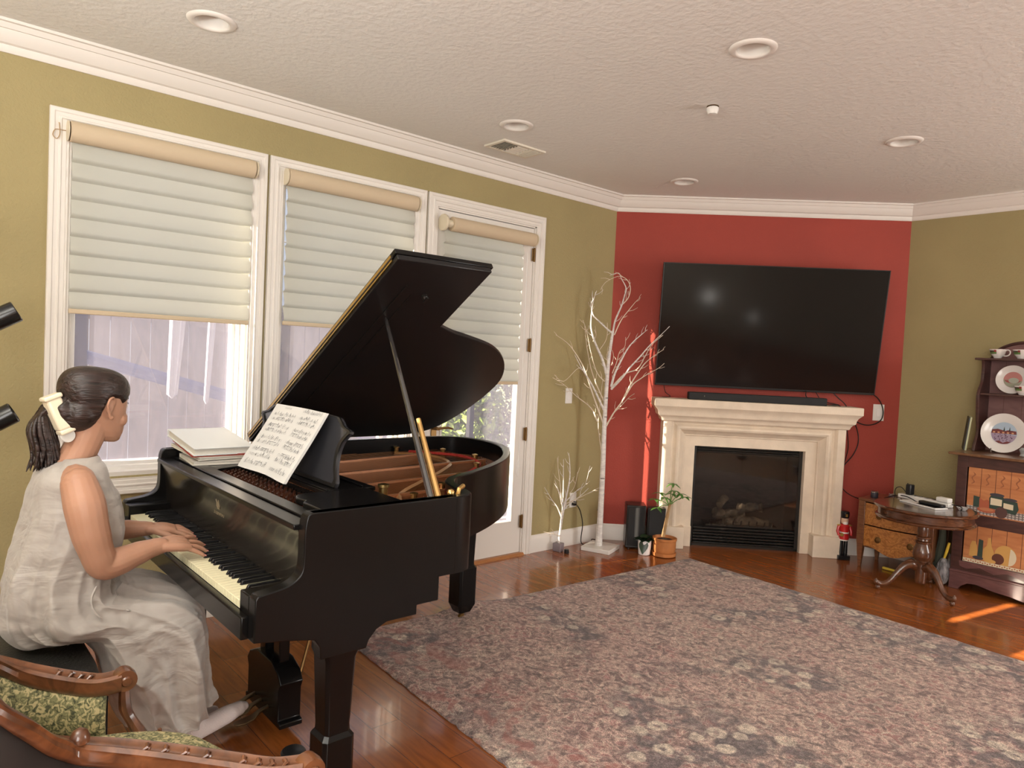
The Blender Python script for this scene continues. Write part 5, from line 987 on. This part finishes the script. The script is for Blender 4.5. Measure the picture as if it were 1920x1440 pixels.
# head: horizontal sections (z, centre y, half depth, half width)
sec=[(-.112,.058,.022,.018),(-.106,.052,.036,.030),(-.094,.044,.048,.042),(-.076,.034,.062,.052),(-.052,.022,.074,.060),(-.026,.010,.084,.067),(.0,.002,.092,.072),(.028,-.006,.097,.0755),(.055,-.010,.097,.0755),(.080,-.012,.088,.069),(.098,-.013,.070,.055),(.110,-.014,.042,.034),(.115,-.014,.012,.010)]
rows=[]
for z,cy,hd,hw in sec:
    rows.append([(hw*math.copysign(abs(math.cos(a))**.92,math.cos(a)),cy+hd*math.copysign(abs(math.sin(a))**.9,math.sin(a)),z) for a in [2*PI*k/36 for k in range(36)]])
b.grid(rows,True,True,T=HM)
b.tube([(0,.088,.012),(0,.097,-.010),(0,.106,-.030),(0,.101,-.038)],[.006,.009,.0115,.008],10,T=HM)           # nose
b.ball((.010,.096,-.033),.0065,8,T=HM); b.ball((-.010,.096,-.033),.0065,8,T=HM)
b.tube([(-.020,.086,-.060),(-.008,.0935,-.057),(0,.0925,-.0585),(.008,.0935,-.057),(.020,.086,-.060)],[.002,.0048,.0046,.0048,.002],8,T=HM)
b.tube([(-.018,.085,-.067),(0,.0925,-.069),(.018,.085,-.067)],[.002,.0058,.002],8,T=HM)
b.ball((0,.080,-.097),.020,12,T=HM,sc=(1.1,.8,.75)); b.ball((.040,.062,-.038),.024,12,T=HM,sc=(.9,1,1)); b.ball((-.040,.062,-.038),.024,12,T=HM,sc=(.9,1,1))
b.tube([(-.045,.070,.030),(-.02,.086,.034),(0,.088,.030),(.02,.086,.034),(.045,.070,.030)],[.006,.008,.006,.008,.006],8,T=HM)
for s in (-1,1):   # ears
    er=spline([(s*.070,.012,-.030),(s*.076,.004,-.036),(s*.080,-.006,-.020),(s*.088,-.020,.004),(s*.089,-.017,.024),(s*.083,-.002,.031),(s*.075,.010,.020),(s*.070,.013,.004)],4)
    b.tube(er,.0042,8,T=HM); b.ball((s*.076,-.004,.002),.019,12,T=HM,sc=(.28,.75,1.25)); b.ball((s*.076,.006,-.032),.0075,8,T=HM)
# neck and trunk
limb(b,[(PX,.735,1.045,.056),(PX+.002,.757,1.10,.051),(PX+.004,.775,1.15,.052),(PX+.004,.785,1.19,.055)],18)
def ringy(cx,cy,z,hw,hd,ex=.85,n=32): return [(cx+hw*math.copysign(abs(math.cos(a))**ex,math.cos(a)),cy+hd*math.copysign(abs(math.sin(a))**ex,math.sin(a)),z) for a in [2*PI*k/n for k in range(n)]]
b.grid([ringy(PX,.70,.54,.130,.100),ringy(PX,.70,.62,.160,.120),ringy(PX,.72,.74,.135,.105),ringy(PX,.735,.86,.140,.105),ringy(PX,.735,.95,.155,.098),ringy(PX,.728,1.01,.165,.075),ringy(PX,.730,1.045,.120,.055),ringy(PX,.735,1.07,.060,.045)],True,True)
limb(b,[(PX-.13,.730,1.015,.050),(PX+.13,.730,1.015,.050)],14,2)
# arms
limb(b,[(1.405,.728,1.012,.050),(1.440,.738,.955,.056),(1.447,.752,.88,.053),(1.446,.772,.81,.047),(1.440,.792,.768,.044),(1.432,.835,.772,.043),(1.422,.885,.784,.037),(1.412,.935,.794,.029),(1.408,.962,.796,.0255)],18,6)
limb(b,[(1.095,.728,1.012,.050),(1.060,.745,.955,.054),(1.052,.770,.88,.051),(1.050,.798,.81,.046),(1.055,.822,.778,.043),(1.075,.865,.782,.041),(1.105,.925,.787,.034),(1.130,.970,.790,.027),(1.140,.992,.790,.0245)],18,6)
def hand(b,w,d,side,roll=0):
    """w wrist, d unit direction of the hand, side=+1 thumb towards -x (right hand)"""
    d=Vector(d).normalized(); up=Vector((0,0,1)); s=d.cross(up).normalized(); up=s.cross(d)   # s = to the right of d
    w=Vector(w); th=-side
    if side>0: s=(s-up*.30).normalized(); up=s.cross(d)
    # palm: several overlapping rays
    for k,o in enumerate((-.028,-.010,.009,.027)):
        limb(b,[tuple(w+s*o*.55)+(.0165,),tuple(w+d*.045+s*o*.9+up*.004)+(.0155,),tuple(w+d*.078+s*o+up*.002)+(.0125,)],10,3)
    tips=[]
    # order: k=0 leftmost (-s) .. 3 rightmost (+s); for the right hand the index is leftmost
    lens=[.070,.078,.073,.058] if side>0 else [.058,.073,.078,.070]
    for k,o in enumerate((-.0295,-.0100,.0095,.0285)):
        L_=lens[k]; fan=(o/.03)*(.36 if side>0 else .26); fd=(d+s*fan).normalized(); p0=w+d*(.076-abs(o)*.15)+s*o
        p1=p0+fd*L_*.42+up*(.004-.003*k%2); p2=p1+(fd-up*.28).normalized()*L_*.32; p3=p2+(fd-up*.55).normalized()*L_*.26
        limb(b,[tuple(p0)+(.0088,),tuple(p1)+(.0078,),tuple(p2)+(.0072,),tuple(p3)+(.0060,)],10,3); tips.append((p3,(fd-up*.5).normalized(),s,up))
    q0=w+d*.018+s*th*.020; q1=w+d*.048+s*th*.045-up*.008; q2=w+d*.076+s*th*.056-up*.013; q3=w+d*.098+s*th*.056-up*.017
    limb(b,[tuple(q0)+(.0150,),tuple(q1)+(.0115,),tuple(q2)+(.0095,),tuple(q3)+(.0078,)],10,4)
    return tips
tR=hand(b,(1.408,.962,.799),(-.13,.98,-.14),1); tL=hand(b,(1.140,.990,.791),(.16,.97,-.13),-1)
# legs and feet
limb(b,[(1.335,.74,.585,.070),(1.345,.88,.565,.066),(1.335,1.045,.515,.056),(1.32,1.075,.47,.052),(1.28,1.10,.33,.050),(1.245,1.125,.20,.036),(1.235,1.135,.12,.031)],16,6)
limb(b,[(1.165,.74,.585,.070),(1.155,.88,.565,.066),(1.160,1.045,.515,.056),(1.15,1.075,.47,.052),(1.12,1.08,.33,.050),(1.10,1.07,.20,.036),(1.09,1.07,.09,.031)],16,6)
limb(b,[(1.232,1.125,.050,.028),(1.225,1.19,.060,.030),(1.215,1.26,.072,.028),(1.212,1.310,.080,.020)],14,5)
limb(b,[(1.090,1.065,.036,.028),(1.085,1.13,.036,.029),(1.08,1.20,.032,.027),(1.08,1.25,.026,.018)],14,5)
body=remesh('body',b,M_skin,pe,.0025,3)
b=B()
for tips in (tR,tL):
    for p3,fd,s,up in tips:
        c=p3+fd*.002-up*.0006; n_up=(up+fd*.5).normalized(); rows=[[c+n_up*.0062+fd*(a*.0048)+s*(e*.0042*(1-.25*abs(a))) for e in (-1,-.5,0,.5,1)] for a in (-1,0,1)]; rows2=[[q-n_up*.003*abs(e) for q,e in zip(r,(-1,-.5,0,.5,1))] for r in rows]; b.grid(rows2)
obj('fingernails',b,mat('pink_nails',(.70,.28,.24),.2),pe,ang=80)
for s in (-1,1):
    e=obj('eye',B().ball((s*.030,.0775,.012),.0115,14,T=HM),mat('eye_white',(.75,.72,.70),.2),pe)
    obj('iris',B().ball((s*.030,.0865,.011),.0045,10,T=HM),mat('iris',(.03,.015,.01),.15),e)
    obj('eyebrow',B().tube([(s*.014,.0905,.030),(s*.030,.089,.035),(s*.048,.076,.031)],[.0018,.0024,.001],6,T=HM),mat('brow_hair',(.02,.012,.01),.7),pe)
    obj('eyelash',B().tube([(s*.018,.0875,.016),(s*.030,.0905,.019),(s*.042,.084,.017)],[.001,.0014,.001],5,T=HM),MATS['brow_hair'],pe)
obj('lips',B().tube([(-.018,.0885,-.0625),(0,.0965,-.0628),(.018,.0885,-.0625)],[.0015,.0030,.0015],8,T=HM),mat('lip_colour',(.45,.13,.11),.4),pe)
# hair
def hair_mat():
    m=bpy.data.materials.new('dark_brown_hair'); t,N,L=nt(m); b=N['Principled BSDF']
    tc=N.new('ShaderNodeTexCoord'); mp=N.new('ShaderNodeMapping'); mp.inputs['Rotation'].default_value=(math.radians(-28),0,0); mp.inputs['Scale'].default_value=(95,7,95); L.new(tc.outputs['Object'],mp.inputs[0])
    n=N.new('ShaderNodeTexNoise'); n.inputs['Scale'].default_value=1; n.inputs['Detail'].default_value=4; n.inputs['Distortion'].default_value=.4; L.new(mp.outputs[0],n.inputs[0])
    r=N.new('ShaderNodeValToRGB'); e=r.color_ramp.elements; e[0].position=.3; e[0].color=(.008,.005,.004,1); e[1].position=.75; e[1].color=(.045,.024,.020,1); L.new(n.outputs[0],r.inputs[0]); L.new(r.outputs[0],b.inputs['Base Color'])
    b.inputs['Roughness'].default_value=.38; b.inputs['Specular IOR Level'].default_value=.5
    bp=N.new('ShaderNodeBump'); bp.inputs['Strength'].default_value=.8; bp.inputs['Distance'].default_value=.006; L.new(n.outputs[0],bp.inputs['Height']); L.new(bp.outputs[0],b.inputs['Normal']); return m
M_hair=hair_mat()
def hline(y):
    if y<-.030: return -.080
    if y<-.012: return -.080+(y+.030)/.018*.108
    if y<.030: return .030
    if y<.046: return .030-(y-.030)/.016*.018
    return .012+(y-.046)/.044*.062
b=B(); rows=[]
hs=spline([(q[0],q[1],0) for q in sec[2:]],3); hs2=spline([(q[2],q[3],0) for q in sec[2:]],3)
for a_,c_ in zip(hs,hs2):
    z,cy,hd,hw=a_.x,a_.y,c_.x,c_.y; row=[]
    for k in range(72):
        a=2*PI*k/72; ca,sa=math.cos(a),math.sin(a); x=hw*math.copysign(abs(ca)**.92,ca); y=cy+hd*math.copysign(abs(sa)**.9,sa)
        m_=max(-1,min(1,(z-hline(y))/.010)); off=.0105*m_ if m_>0 else .012*m_
        if z>.09: off+=.001
        L_=max(.02,math.hypot(x,y-cy)); row.append((x*(1+off/L_),cy+(y-cy)*(1+off/L_),z*(1.0+(.075 if z>.06 else 0)*max(0,m_))))
    rows.append(row)
b.grid(rows,True,True,T=HM); b.ball((0,-.052,-.022),.074,24,T=HM,sc=(.90,.80,.88)); b.ball((0,-.035,.055),.078,24,T=HM,sc=(.94,.95,.82))
b.tube([(.0,-.06,-.05),(0,-.098,-.018),(0,-.118,.000)],[.045,.036,.024],16,T=HM)
hair=remesh('hair',b,M_hair,pe,.0035,5)
b=B(); rnd=random.Random(12)
for k in range(110):
    a=rnd.random()*2*PI; rr=math.sqrt(rnd.random()); ox,oz=rr*math.cos(a),rr*math.sin(a); L_=.80+.28*rnd.random()
    base=HM@Vector((.020*ox,-.108+.008*oz,.004+.022*oz))
    p=[base, Vector((PX+.034*ox,.652+.014*oz,1.222+.026*oz)), Vector((PX+.044*ox,.648+.034*oz,1.165+.004*oz)), Vector((PX+.042*ox,.660+.036*oz,1.165-.065*L_)), Vector((PX+.032*ox+.01*rnd.gauss(0,1),.663+.036*oz+.009*rnd.gauss(0,1),1.165-.125*L_))]
    b.tube(spline(p,4),[.0065]*4+[.0075]*9+[.0055]*2+[.0035,.0012][:2],5)
obj('ponytail',b,M_hair,pe,ang=80,kind='stuff')
clip=thing('hair_clip','cream claw clip holding the ponytail at the back of the head','hair clip',(PX+.03,.688,1.16))
CM=Matrix.Translation((PX+.036,.688,1.215))@Matrix.Rotation(math.radians(22),4,'X')@Matrix.Rotation(math.radians(12),4,'Z'); M_clip=mat('cream_resin',(.80,.72,.55),.25)
b=B(CM); b.box(-.018,.030,-.024,.020,-.052,.052); obj('jaw',b,M_clip,clip,bevel=.009,seg=3)
b=B(CM); b.box(-.014,.034,-.028,.024,.047,.062); b.box(-.014,.030,-.024,.020,-.064,-.048); obj('jaw_edge',b,M_clip,clip,bevel=.005)
b=B(CM)
for k in range(7): b.tube([(.022,.013,-.042+k*.014),(.014,.026,-.044+k*.014)],[.003,.0015],6)
obj('teeth',b,mat('clip_brown_edge',(.35,.22,.12),.4),clip)
obj('finger_grip',B(CM).lathe([(.004,-.004),(.020,-.003),(.0215,0),(.020,.003),(.004,.004)],(.012,-.004,-.072),20,axis='x'),mat('grey_resin',(.62,.60,.56),.3),clip)
# dress
def dress_mat():
    m=bpy.data.materials.new('beige_satin_cotton'); t,N,L=nt(m); b=N['Principled BSDF']; b.inputs['Base Color'].default_value=(.37,.335,.305,1); b.inputs['Roughness'].default_value=.52; b.inputs['Sheen Weight'].default_value=.25
    tc=N.new('ShaderNodeTexCoord')
    def nz(s,sc,d): 
        mp=N.new('ShaderNodeMapping'); mp.inputs['Scale'].default_value=sc; mp.inputs['Rotation'].default_value=(.5,0,0); L.new(tc.outputs['Object'],mp.inputs[0]); n=N.new('ShaderNodeTexNoise'); n.inputs['Scale'].default_value=s; n.inputs['Detail'].default_value=3; n.inputs['Distortion'].default_value=d; L.new(mp.outputs[0],n.inputs[0]); return n.outputs[0]
    a=nz(4.5,(1,.8,2.0),1.3); c=nz(11,(1,1,1.6),.8); ad=N.new('ShaderNodeMath'); ad.operation='MULTIPLY_ADD'; ad.inputs[1].default_value=.3; L.new(c,ad.inputs[0]); L.new(a,ad.inputs[2])
    bp=N.new('ShaderNodeBump'); bp.inputs['Strength'].default_value=.5; bp.inputs['Distance'].default_value=.030; L.new(ad.outputs[0],bp.inputs['Height']); L.new(bp.outputs[0],b.inputs['Normal']); return m
M_dress=dress_mat()
dr_rings=[ # centre y,z ; direction (dy,dz); half height/depth ; half width ; fold amplitude
 (.752,1.076,0,-1,.052,.066,0),(.742,1.064,0,-1,.066,.100,0),(.737,1.048,-.02,-1,.084,.140,0),(.734,1.022,-.03,-1,.098,.160,.001),(.736,.985,-.02,-1,.110,.158,.001),(.741,.945,0,-1,.124,.158,.002),(.744,.90,0,-1,.134,.166,.003),(.740,.85,.02,-1,.146,.168,.004),(.730,.80,.02,-1,.154,.168,.005),(.716,.755,.02,-1,.150,.168,.006),
 (.708,.715,.05,-1,.150,.176,.008),(.706,.67,.10,-1,.154,.190,.009),(.712,.625,.32,-1,.166,.204,.009),(0.7375,0.5985,0.5325,-0.8464,0.1624,0.216,0.008),
 (0.7925,0.5900,0.6634,-0.7483,0.1236,0.222,0.007),
 (0.8350,0.5820,0.7606,-0.6493,0.1078,0.226,0.007),
 (0.8700,0.5550,0.8000,-0.6000,0.1250,0.236,0.007),
 (0.9040,0.5275,0.7607,-0.6491,0.1479,0.250,0.007),
 (0.9390,0.4985,0.6841,-0.7293,0.1659,0.264,0.008),
 (0.9700,0.4600,0.5946,-0.8041,0.1766,0.272,0.009),
 (0.9870,0.4100,0.4905,-0.8714,0.1733,0.276,0.010),
 (0.9955,0.3590,0.3778,-0.9259,0.1615,0.276,0.011),
 (1.0030,0.3115,0.2873,-0.9578,0.1514,0.275,0.012),
 (1.0130,0.2650,0.2110,-0.9775,0.1422,0.273,0.013),
 (1.0220,0.2325,0.1656,-0.9862,0.1359,0.272,0.014),
 (1.0280,0.2110,0.1595,-0.9872,0.1317,0.271,0.014)]
def drape(k,phi,amp,s):
    r=lambda x:1-2*abs(math.sin(x))**.7
    return amp*(.55*math.sin(7*phi+s*2.1)+.5*r(5*phi-s*2.3+1)+.35*math.sin(4*phi+s*5)+.35*r(8.5*phi+s*1.7))
rows=[]; n=180
cen=spline([(0,r[0],r[1]) for r in dr_rings],5); M_=len(dr_rings)
for i,c in enumerate(cen):
    q=i/5; j=min(int(q),M_-2); t=q-j
    A=[dr_rings[j][m]*(1-t)+dr_rings[j+1][m]*t for m in range(7)]
    dv=Vector((0,A[2],A[3])).normalized(); up=Vector((0,dv.z*-1,dv.y)) ; up=Vector((1,0,0)).cross(dv)   # towards the front/top of the ring
    row=[]
    for k in range(n):
        phi=2*PI*k/n; ex=.86-.26*math.exp(-((c.z-.50)/.07)**2)*(1 if c.y>.83 else 0); cx_=math.copysign(abs(math.cos(phi))**ex,math.cos(phi)); sy=math.copysign(abs(math.sin(phi))**ex,math.sin(phi))
        r_=1+drape(k,phi,A[6],i/len(cen)*3)/.115
        row.append(Vector((PX,c.y,c.z))+Vector((1,0,0))*cx_*A[5]*r_+up*sy*A[4]*r_)
    rows.append(row)
for r in rows:
    for k,p in enumerate(r):
        if p.y<.765 and p.z<.512: p.z=.512+.0   # cloth rests on the bench top
b=B(); b.grid(rows,True); dress=obj('dress',b,M_dress,pe,ang=180); dress.modifiers.new('thick','SOLIDIFY').thickness=.003
tx=bpy.data.textures.new('wrinkle','CLOUDS'); tx.noise_scale=.11; tx.noise_depth=2
sm=dress.modifiers.new('sub','SUBSURF'); sm.levels=1; sm.render_levels=1; dm=dress.modifiers.new('wr','DISPLACE'); dm.texture=tx; dm.strength=.022; dm.mid_level=.5; dm.texture_coords='LOCAL'
dress.modifiers.move(0,2)
# pocket lip on the near hip
obj('pocket_edge',B().tube(spline([(PX+.186,.775,.705),(PX+.197,.760,.672),(PX+.208,.765,.640),(PX+.220,.785,.615)],5),[.002]+[.0035]*14+[.001],6),M_dress,pe)
# socks
M_sock=mat('white_ribbed_sock',(.78,.68,.66),.85,bump=.3,bump_s=220)
for nm,pts in (('sock',[(1.237,1.130,.105,.0345),(1.236,1.128,.075,.035),(1.232,1.128,.052,.0335),(1.226,1.18,.060,.034),(1.216,1.25,.072,.033),(1.210,1.305,.082,.026),(1.208,1.325,.084,.017)]),('sock',[(1.092,1.07,.10,.034),(1.090,1.067,.060,.035),(1.088,1.075,.038,.034),(1.085,1.13,.038,.034),(1.08,1.20,.034,.031),(1.08,1.255,.030,.022)])):
    b=limb(B(),pts,16,5); remesh(nm,b,M_sock,pe,.004,4)
# ================================================================ CARVED ARMCHAIR
M_carv=wood('carved_walnut',(.075,.025,.010),(.19,.070,.028),.30,14,(1,1,1),.55,2)
def tap_mat():
    m=bpy.data.materials.new('floral_tapestry'); t,N,L=nt(m); b=N['Principled BSDF']; b.inputs['Roughness'].default_value=.9
    tc=N.new('ShaderNodeTexCoord'); n=N.new('ShaderNodeTexNoise'); n.inputs['Scale'].default_value=85; n.inputs['Detail'].default_value=6; n.inputs['Distortion'].default_value=1.2; L.new(tc.outputs['Object'],n.inputs[0])
    r=N.new('ShaderNodeValToRGB'); e=r.color_ramp.elements; e[0].position=.36; e[0].color=(.05,.055,.028,1); e[1].position=.66; e[1].color=(.48,.40,.20,1); q=e.new(.45); q.color=(.16,.15,.07,1); q=e.new(.53); q.color=(.26,.25,.12,1); q=e.new(.58); q.color=(.50,.40,.22,1)
    L.new(n.outputs[0],r.inputs[0]); L.new(r.outputs[0],b.inputs['Base Color'])
    n2=N.new('ShaderNodeTexNoise'); n2.inputs['Scale'].default_value=350; L.new(tc.outputs['Object'],n2.inputs[0]); bp=N.new('ShaderNodeBump'); bp.inputs['Strength'].default_value=.5; bp.inputs['Distance'].default_value=.002; L.new(n2.outputs[0],bp.inputs['Height']); L.new(bp.outputs[0],b.inputs['Normal']); return m
M_tap=tap_mat()
ch=thing('carved_armchair','carved wooden tub armchair with green floral tapestry upholstery in the bottom left corner','armchair',(2.1,.65,0))
rail=[(1.888,.745,.602),(1.876,.700,.596),(1.825,.650,.596),(1.775,.575,.615),(1.765,.505,.655),(1.80,.42,.72),(1.87,.345,.80),(1.97,.30,.865),(2.08,.30,.885),(2.19,.345,.86),(2.262,.42,.815),(2.268,.475,.745),(2.232,.535,.665),(2.205,.590,.618),(2.225,.655,.600),(2.300,.735,.596),(2.400,.825,.594),(2.470,.890,.592),(2.505,.945,.596)]
def rail_sweep(b,pts,prof,k=6):
    P_=spline(pts,k); m=len(P_); rows=[]
    for i,p in enumerate(P_):
        t=(P_[min(i+1,m-1)]-P_[max(i-1,0)]); s=Vector((t.y,-t.x,0)).normalized(); rows.append([p+s*u+Vector((0,0,v)) for u,v in prof])
    b.grid(rows,True,True); return P_
b=B(); RP=rail_sweep(b,rail,[(u*1.25,v*1.35) for u,v in [(-.020,-.016),(-.024,-.004),(-.020,.004),(-.022,.010),(-.014,.014),(-.006,.010),(.006,.010),(.014,.014),(.022,.010),(.020,.004),(.024,-.004),(.020,-.016),(.010,-.022),(-.010,-.022)]]); obj('top_rail',b,M_carv,ch,ang=50)
for (c,r) in ((Vector((1.889,.752,.600)),.026),(Vector((2.510,.955,.594)),.026)):
    b=B(); b.lathe([(.006,-.022),(r,-.020),(r+.002,0),(r,.020),(.006,.022)],tuple(c),20,axis='x'); b.lathe([(.010,-.028),(.013,-.024),(.013,.024),(.010,.028)],tuple(c),14,axis='x'); obj('scroll_end',b,M_carv,ch)
def acanth(b,i0,sgn):
    for k in range(4):
        p=RP[i0+k*2]; q=RP[i0+k*2+1]; t=(q-p).normalized(); s=Vector((t.y,-t.x,0)).normalized(); c=p+s*.002*sgn+Vector((0,0,.014))
        b.tube([c-s*.014+t*.004,c-s*.006+Vector((0,0,.005)),c+s*.004+t*.006+Vector((0,0,.004)),c+s*.012-t*.002],[.002,.0045,.0045,.002],6)
        b.ball(tuple(c+t*.008),.0045,8)
for i0 in (8,88,98): b=B(); acanth(b,i0,1); obj('carving',b,M_carv,ch)
b=B(); b.lathe([(.012,.0),(.018,.006),(.019,.016),(.014,.028),(.005,.034)],(2.212,.598,.626),16); obj('knob',b,M_carv,ch)
# upholstered inner wall and dark outer wall under the rail
def wall(off,z0,m,nm,i0=0,i1=None,zt=-.020,bulge=.0):
    rows=[]; seg_=RP[i0:i1]
    for i,p in enumerate(seg_):
        a=seg_[max(i-1,0)]; c=seg_[min(i+1,len(seg_)-1)]; t=c-a; s=Vector((t.y,-t.x,0)).normalized()
        rows.append([Vector((p.x,p.y,0))+s*(off+bulge*math.sin(PI*j/5))+Vector((0,0,z0+(p.z+zt-z0)*j/5)) for j in range(6)])
    b=B(); b.grid(rows); o=obj(nm,b,m,ch,ang=80); sl=o.modifiers.new('s','SOLIDIFY'); sl.thickness=.008; return o
# the rail runs clockwise, its right-hand side faces away from the sitter
wall(-.012,.455,M_tap,'inner_upholstery',4,-4,-.018,-.018); wall(.010,.40,mat('dark_back_cloth',(.018,.012,.010),.85),'outer_cover',4,-4,-.018,.0)
wb=B(); wb.tube([RP[i]+Vector((0,0,-.026)) for i in range(2,len(RP)-2)],.0045,6); obj('piping',wb,mat('gold_braid',(.35,.24,.10),.7,bump=.5,bump_s=300),ch)
seat_o=[(1.885,.755),(1.93,.83),(2.00,.893),(2.10,.930),(2.22,.965),(2.34,.985),(2.45,.965),(2.44,.90),(2.36,.82),(2.28,.745),(2.21,.66),(2.19,.59),(2.20,.50),(2.15,.42),(2.05,.385),(1.93,.40),(1.84,.46),(1.80,.53),(1.82,.62),(1.86,.69)]
sp=[tuple(p)[:2] for p in spline([(x,y,0) for x,y in seat_o],3,True)]; cx_=sum(p[0] for p in sp)/len(sp); cy_=sum(p[1] for p in sp)/len(sp)
b=B(); b.grid([[(cx_+(x-cx_)*k,cy_+(y-cy_)*k,z) for x,y in sp] for k,z in ((1.0,.395),(1.0,.425),(.985,.448),(.93,.466),(.80,.480),(.5,.490),(.1,.494))],True,True); obj('seat_cushion',b,M_tap,ch,ang=60)
b=B(); b.grid([[(cx_+(x-cx_)*k,cy_+(y-cy_)*k,z) for x,y in sp] for k,z in ((.97,.335),(1.015,.340),(1.025,.365),(1.02,.395),(.97,.400))],True,True); obj('seat_frame',b,M_carv,ch,ang=40)
for tp,bt in (((1.889,.752,.585),(1.955,.815,.40)),((2.505,.950,.580),(2.43,.955,.40))):
    T0=Vector(tp);B0=Vector(bt); m0=T0.lerp(B0,.5)+Vector((-.02 if tp[0]<2 else .02,-.015,0)); pts=spline([T0,T0.lerp(m0,.6)+Vector((0,-.008,0)),m0,B0.lerp(m0,.4),B0],4); b=B(); b.tube(pts,[.012,.012,.013,.014,.015,.014,.013,.013,.013,.014,.015,.016,.017,.018,.019,.020,.021],8); obj('arm_support',b,M_carv,ch)
    b=B(); c=B0.lerp(T0,.25)
    for k in range(4): b.ball(tuple(c+Vector((.012*math.cos(k*1.6),.014+.004*k,.012*k-.02))),.009,8,sc=(1,.6,1.2))
    obj('carving',b,M_carv,ch)
for x,y,dx,dy in ((1.955,.835,-.25,.9),(2.425,.955,.3,.8),(1.88,.44,-.5,-.5),(2.17,.44,.5,-.5)):
    pts=spline([(x,y,.36),(x+dx*.030,y+dy*.030,.30),(x+dx*.012,y+dy*.012,.16),(x-dx*.004,y-dy*.004,.06),(x+dx*.022,y+dy*.022,.012)],4); b=B(); b.tube(pts,[.026,.028,.029,.028,.026,.023,.020,.018,.016,.015,.014,.013,.013,.014,.016,.015,.012],10); obj('leg',b,M_carv,ch)
# ================================================================ FLOOR LAMP
lp=thing('floor_lamp','black floor lamp with two cylinder spot heads at the left edge','lamp',(.52,.36,0))
obj('base',B().lathe([(.12,0),(.13,.004),(.13,.016),(.12,.022),(.012,.026)],(.52,.36,0),32),M_blacksat,lp); obj('pole',B().tube([(.52,.36,.02),(.52,.36,1.62)],.011,12),M_blacksat,lp)
for tip in ((.52,.665,1.541),(.52,.662,1.152)):
    tp=Vector(tip); ax=Vector((.10,.80,.48)).normalized(); c0=tp-ax*.17; h=thing('lamp_head',None,None); h.parent=lp; h.location=c0-Vector((.52,.36,0))
    Rm=Matrix.Translation(c0)@ax.to_track_quat('Z','Y').to_matrix().to_4x4()
    b=B(Rm); b.lathe([(.010,-.02),(.036,-.012),(.041,0),(.041,.165),(.038,.168),(.036,.160),(.034,.05),(.005,.045)],(0,0,0),28); obj('shade',b,mat('gloss_black_metal',(.012,.012,.012),.2),h,ang=40)
    obj('bulb',B(Rm).ball((0,0,.075),.026,12),mat('unlit_bulb',(.6,.58,.52),.3),h); obj('joint',B().tube([Vector((.52,.36,tp.z-.14)),c0-ax*.015],.008,8),M_blacksat,h)
obj('black_dome',B().lathe([(.034,0),(.042,.004),(.044,.016),(.038,.024),(.01,.028)],(1.50,1.392,0),24),M_plasb,label='small round black dome on the floor left of the front piano leg',cat='cup')  # plain dome for an unidentified dark round shape
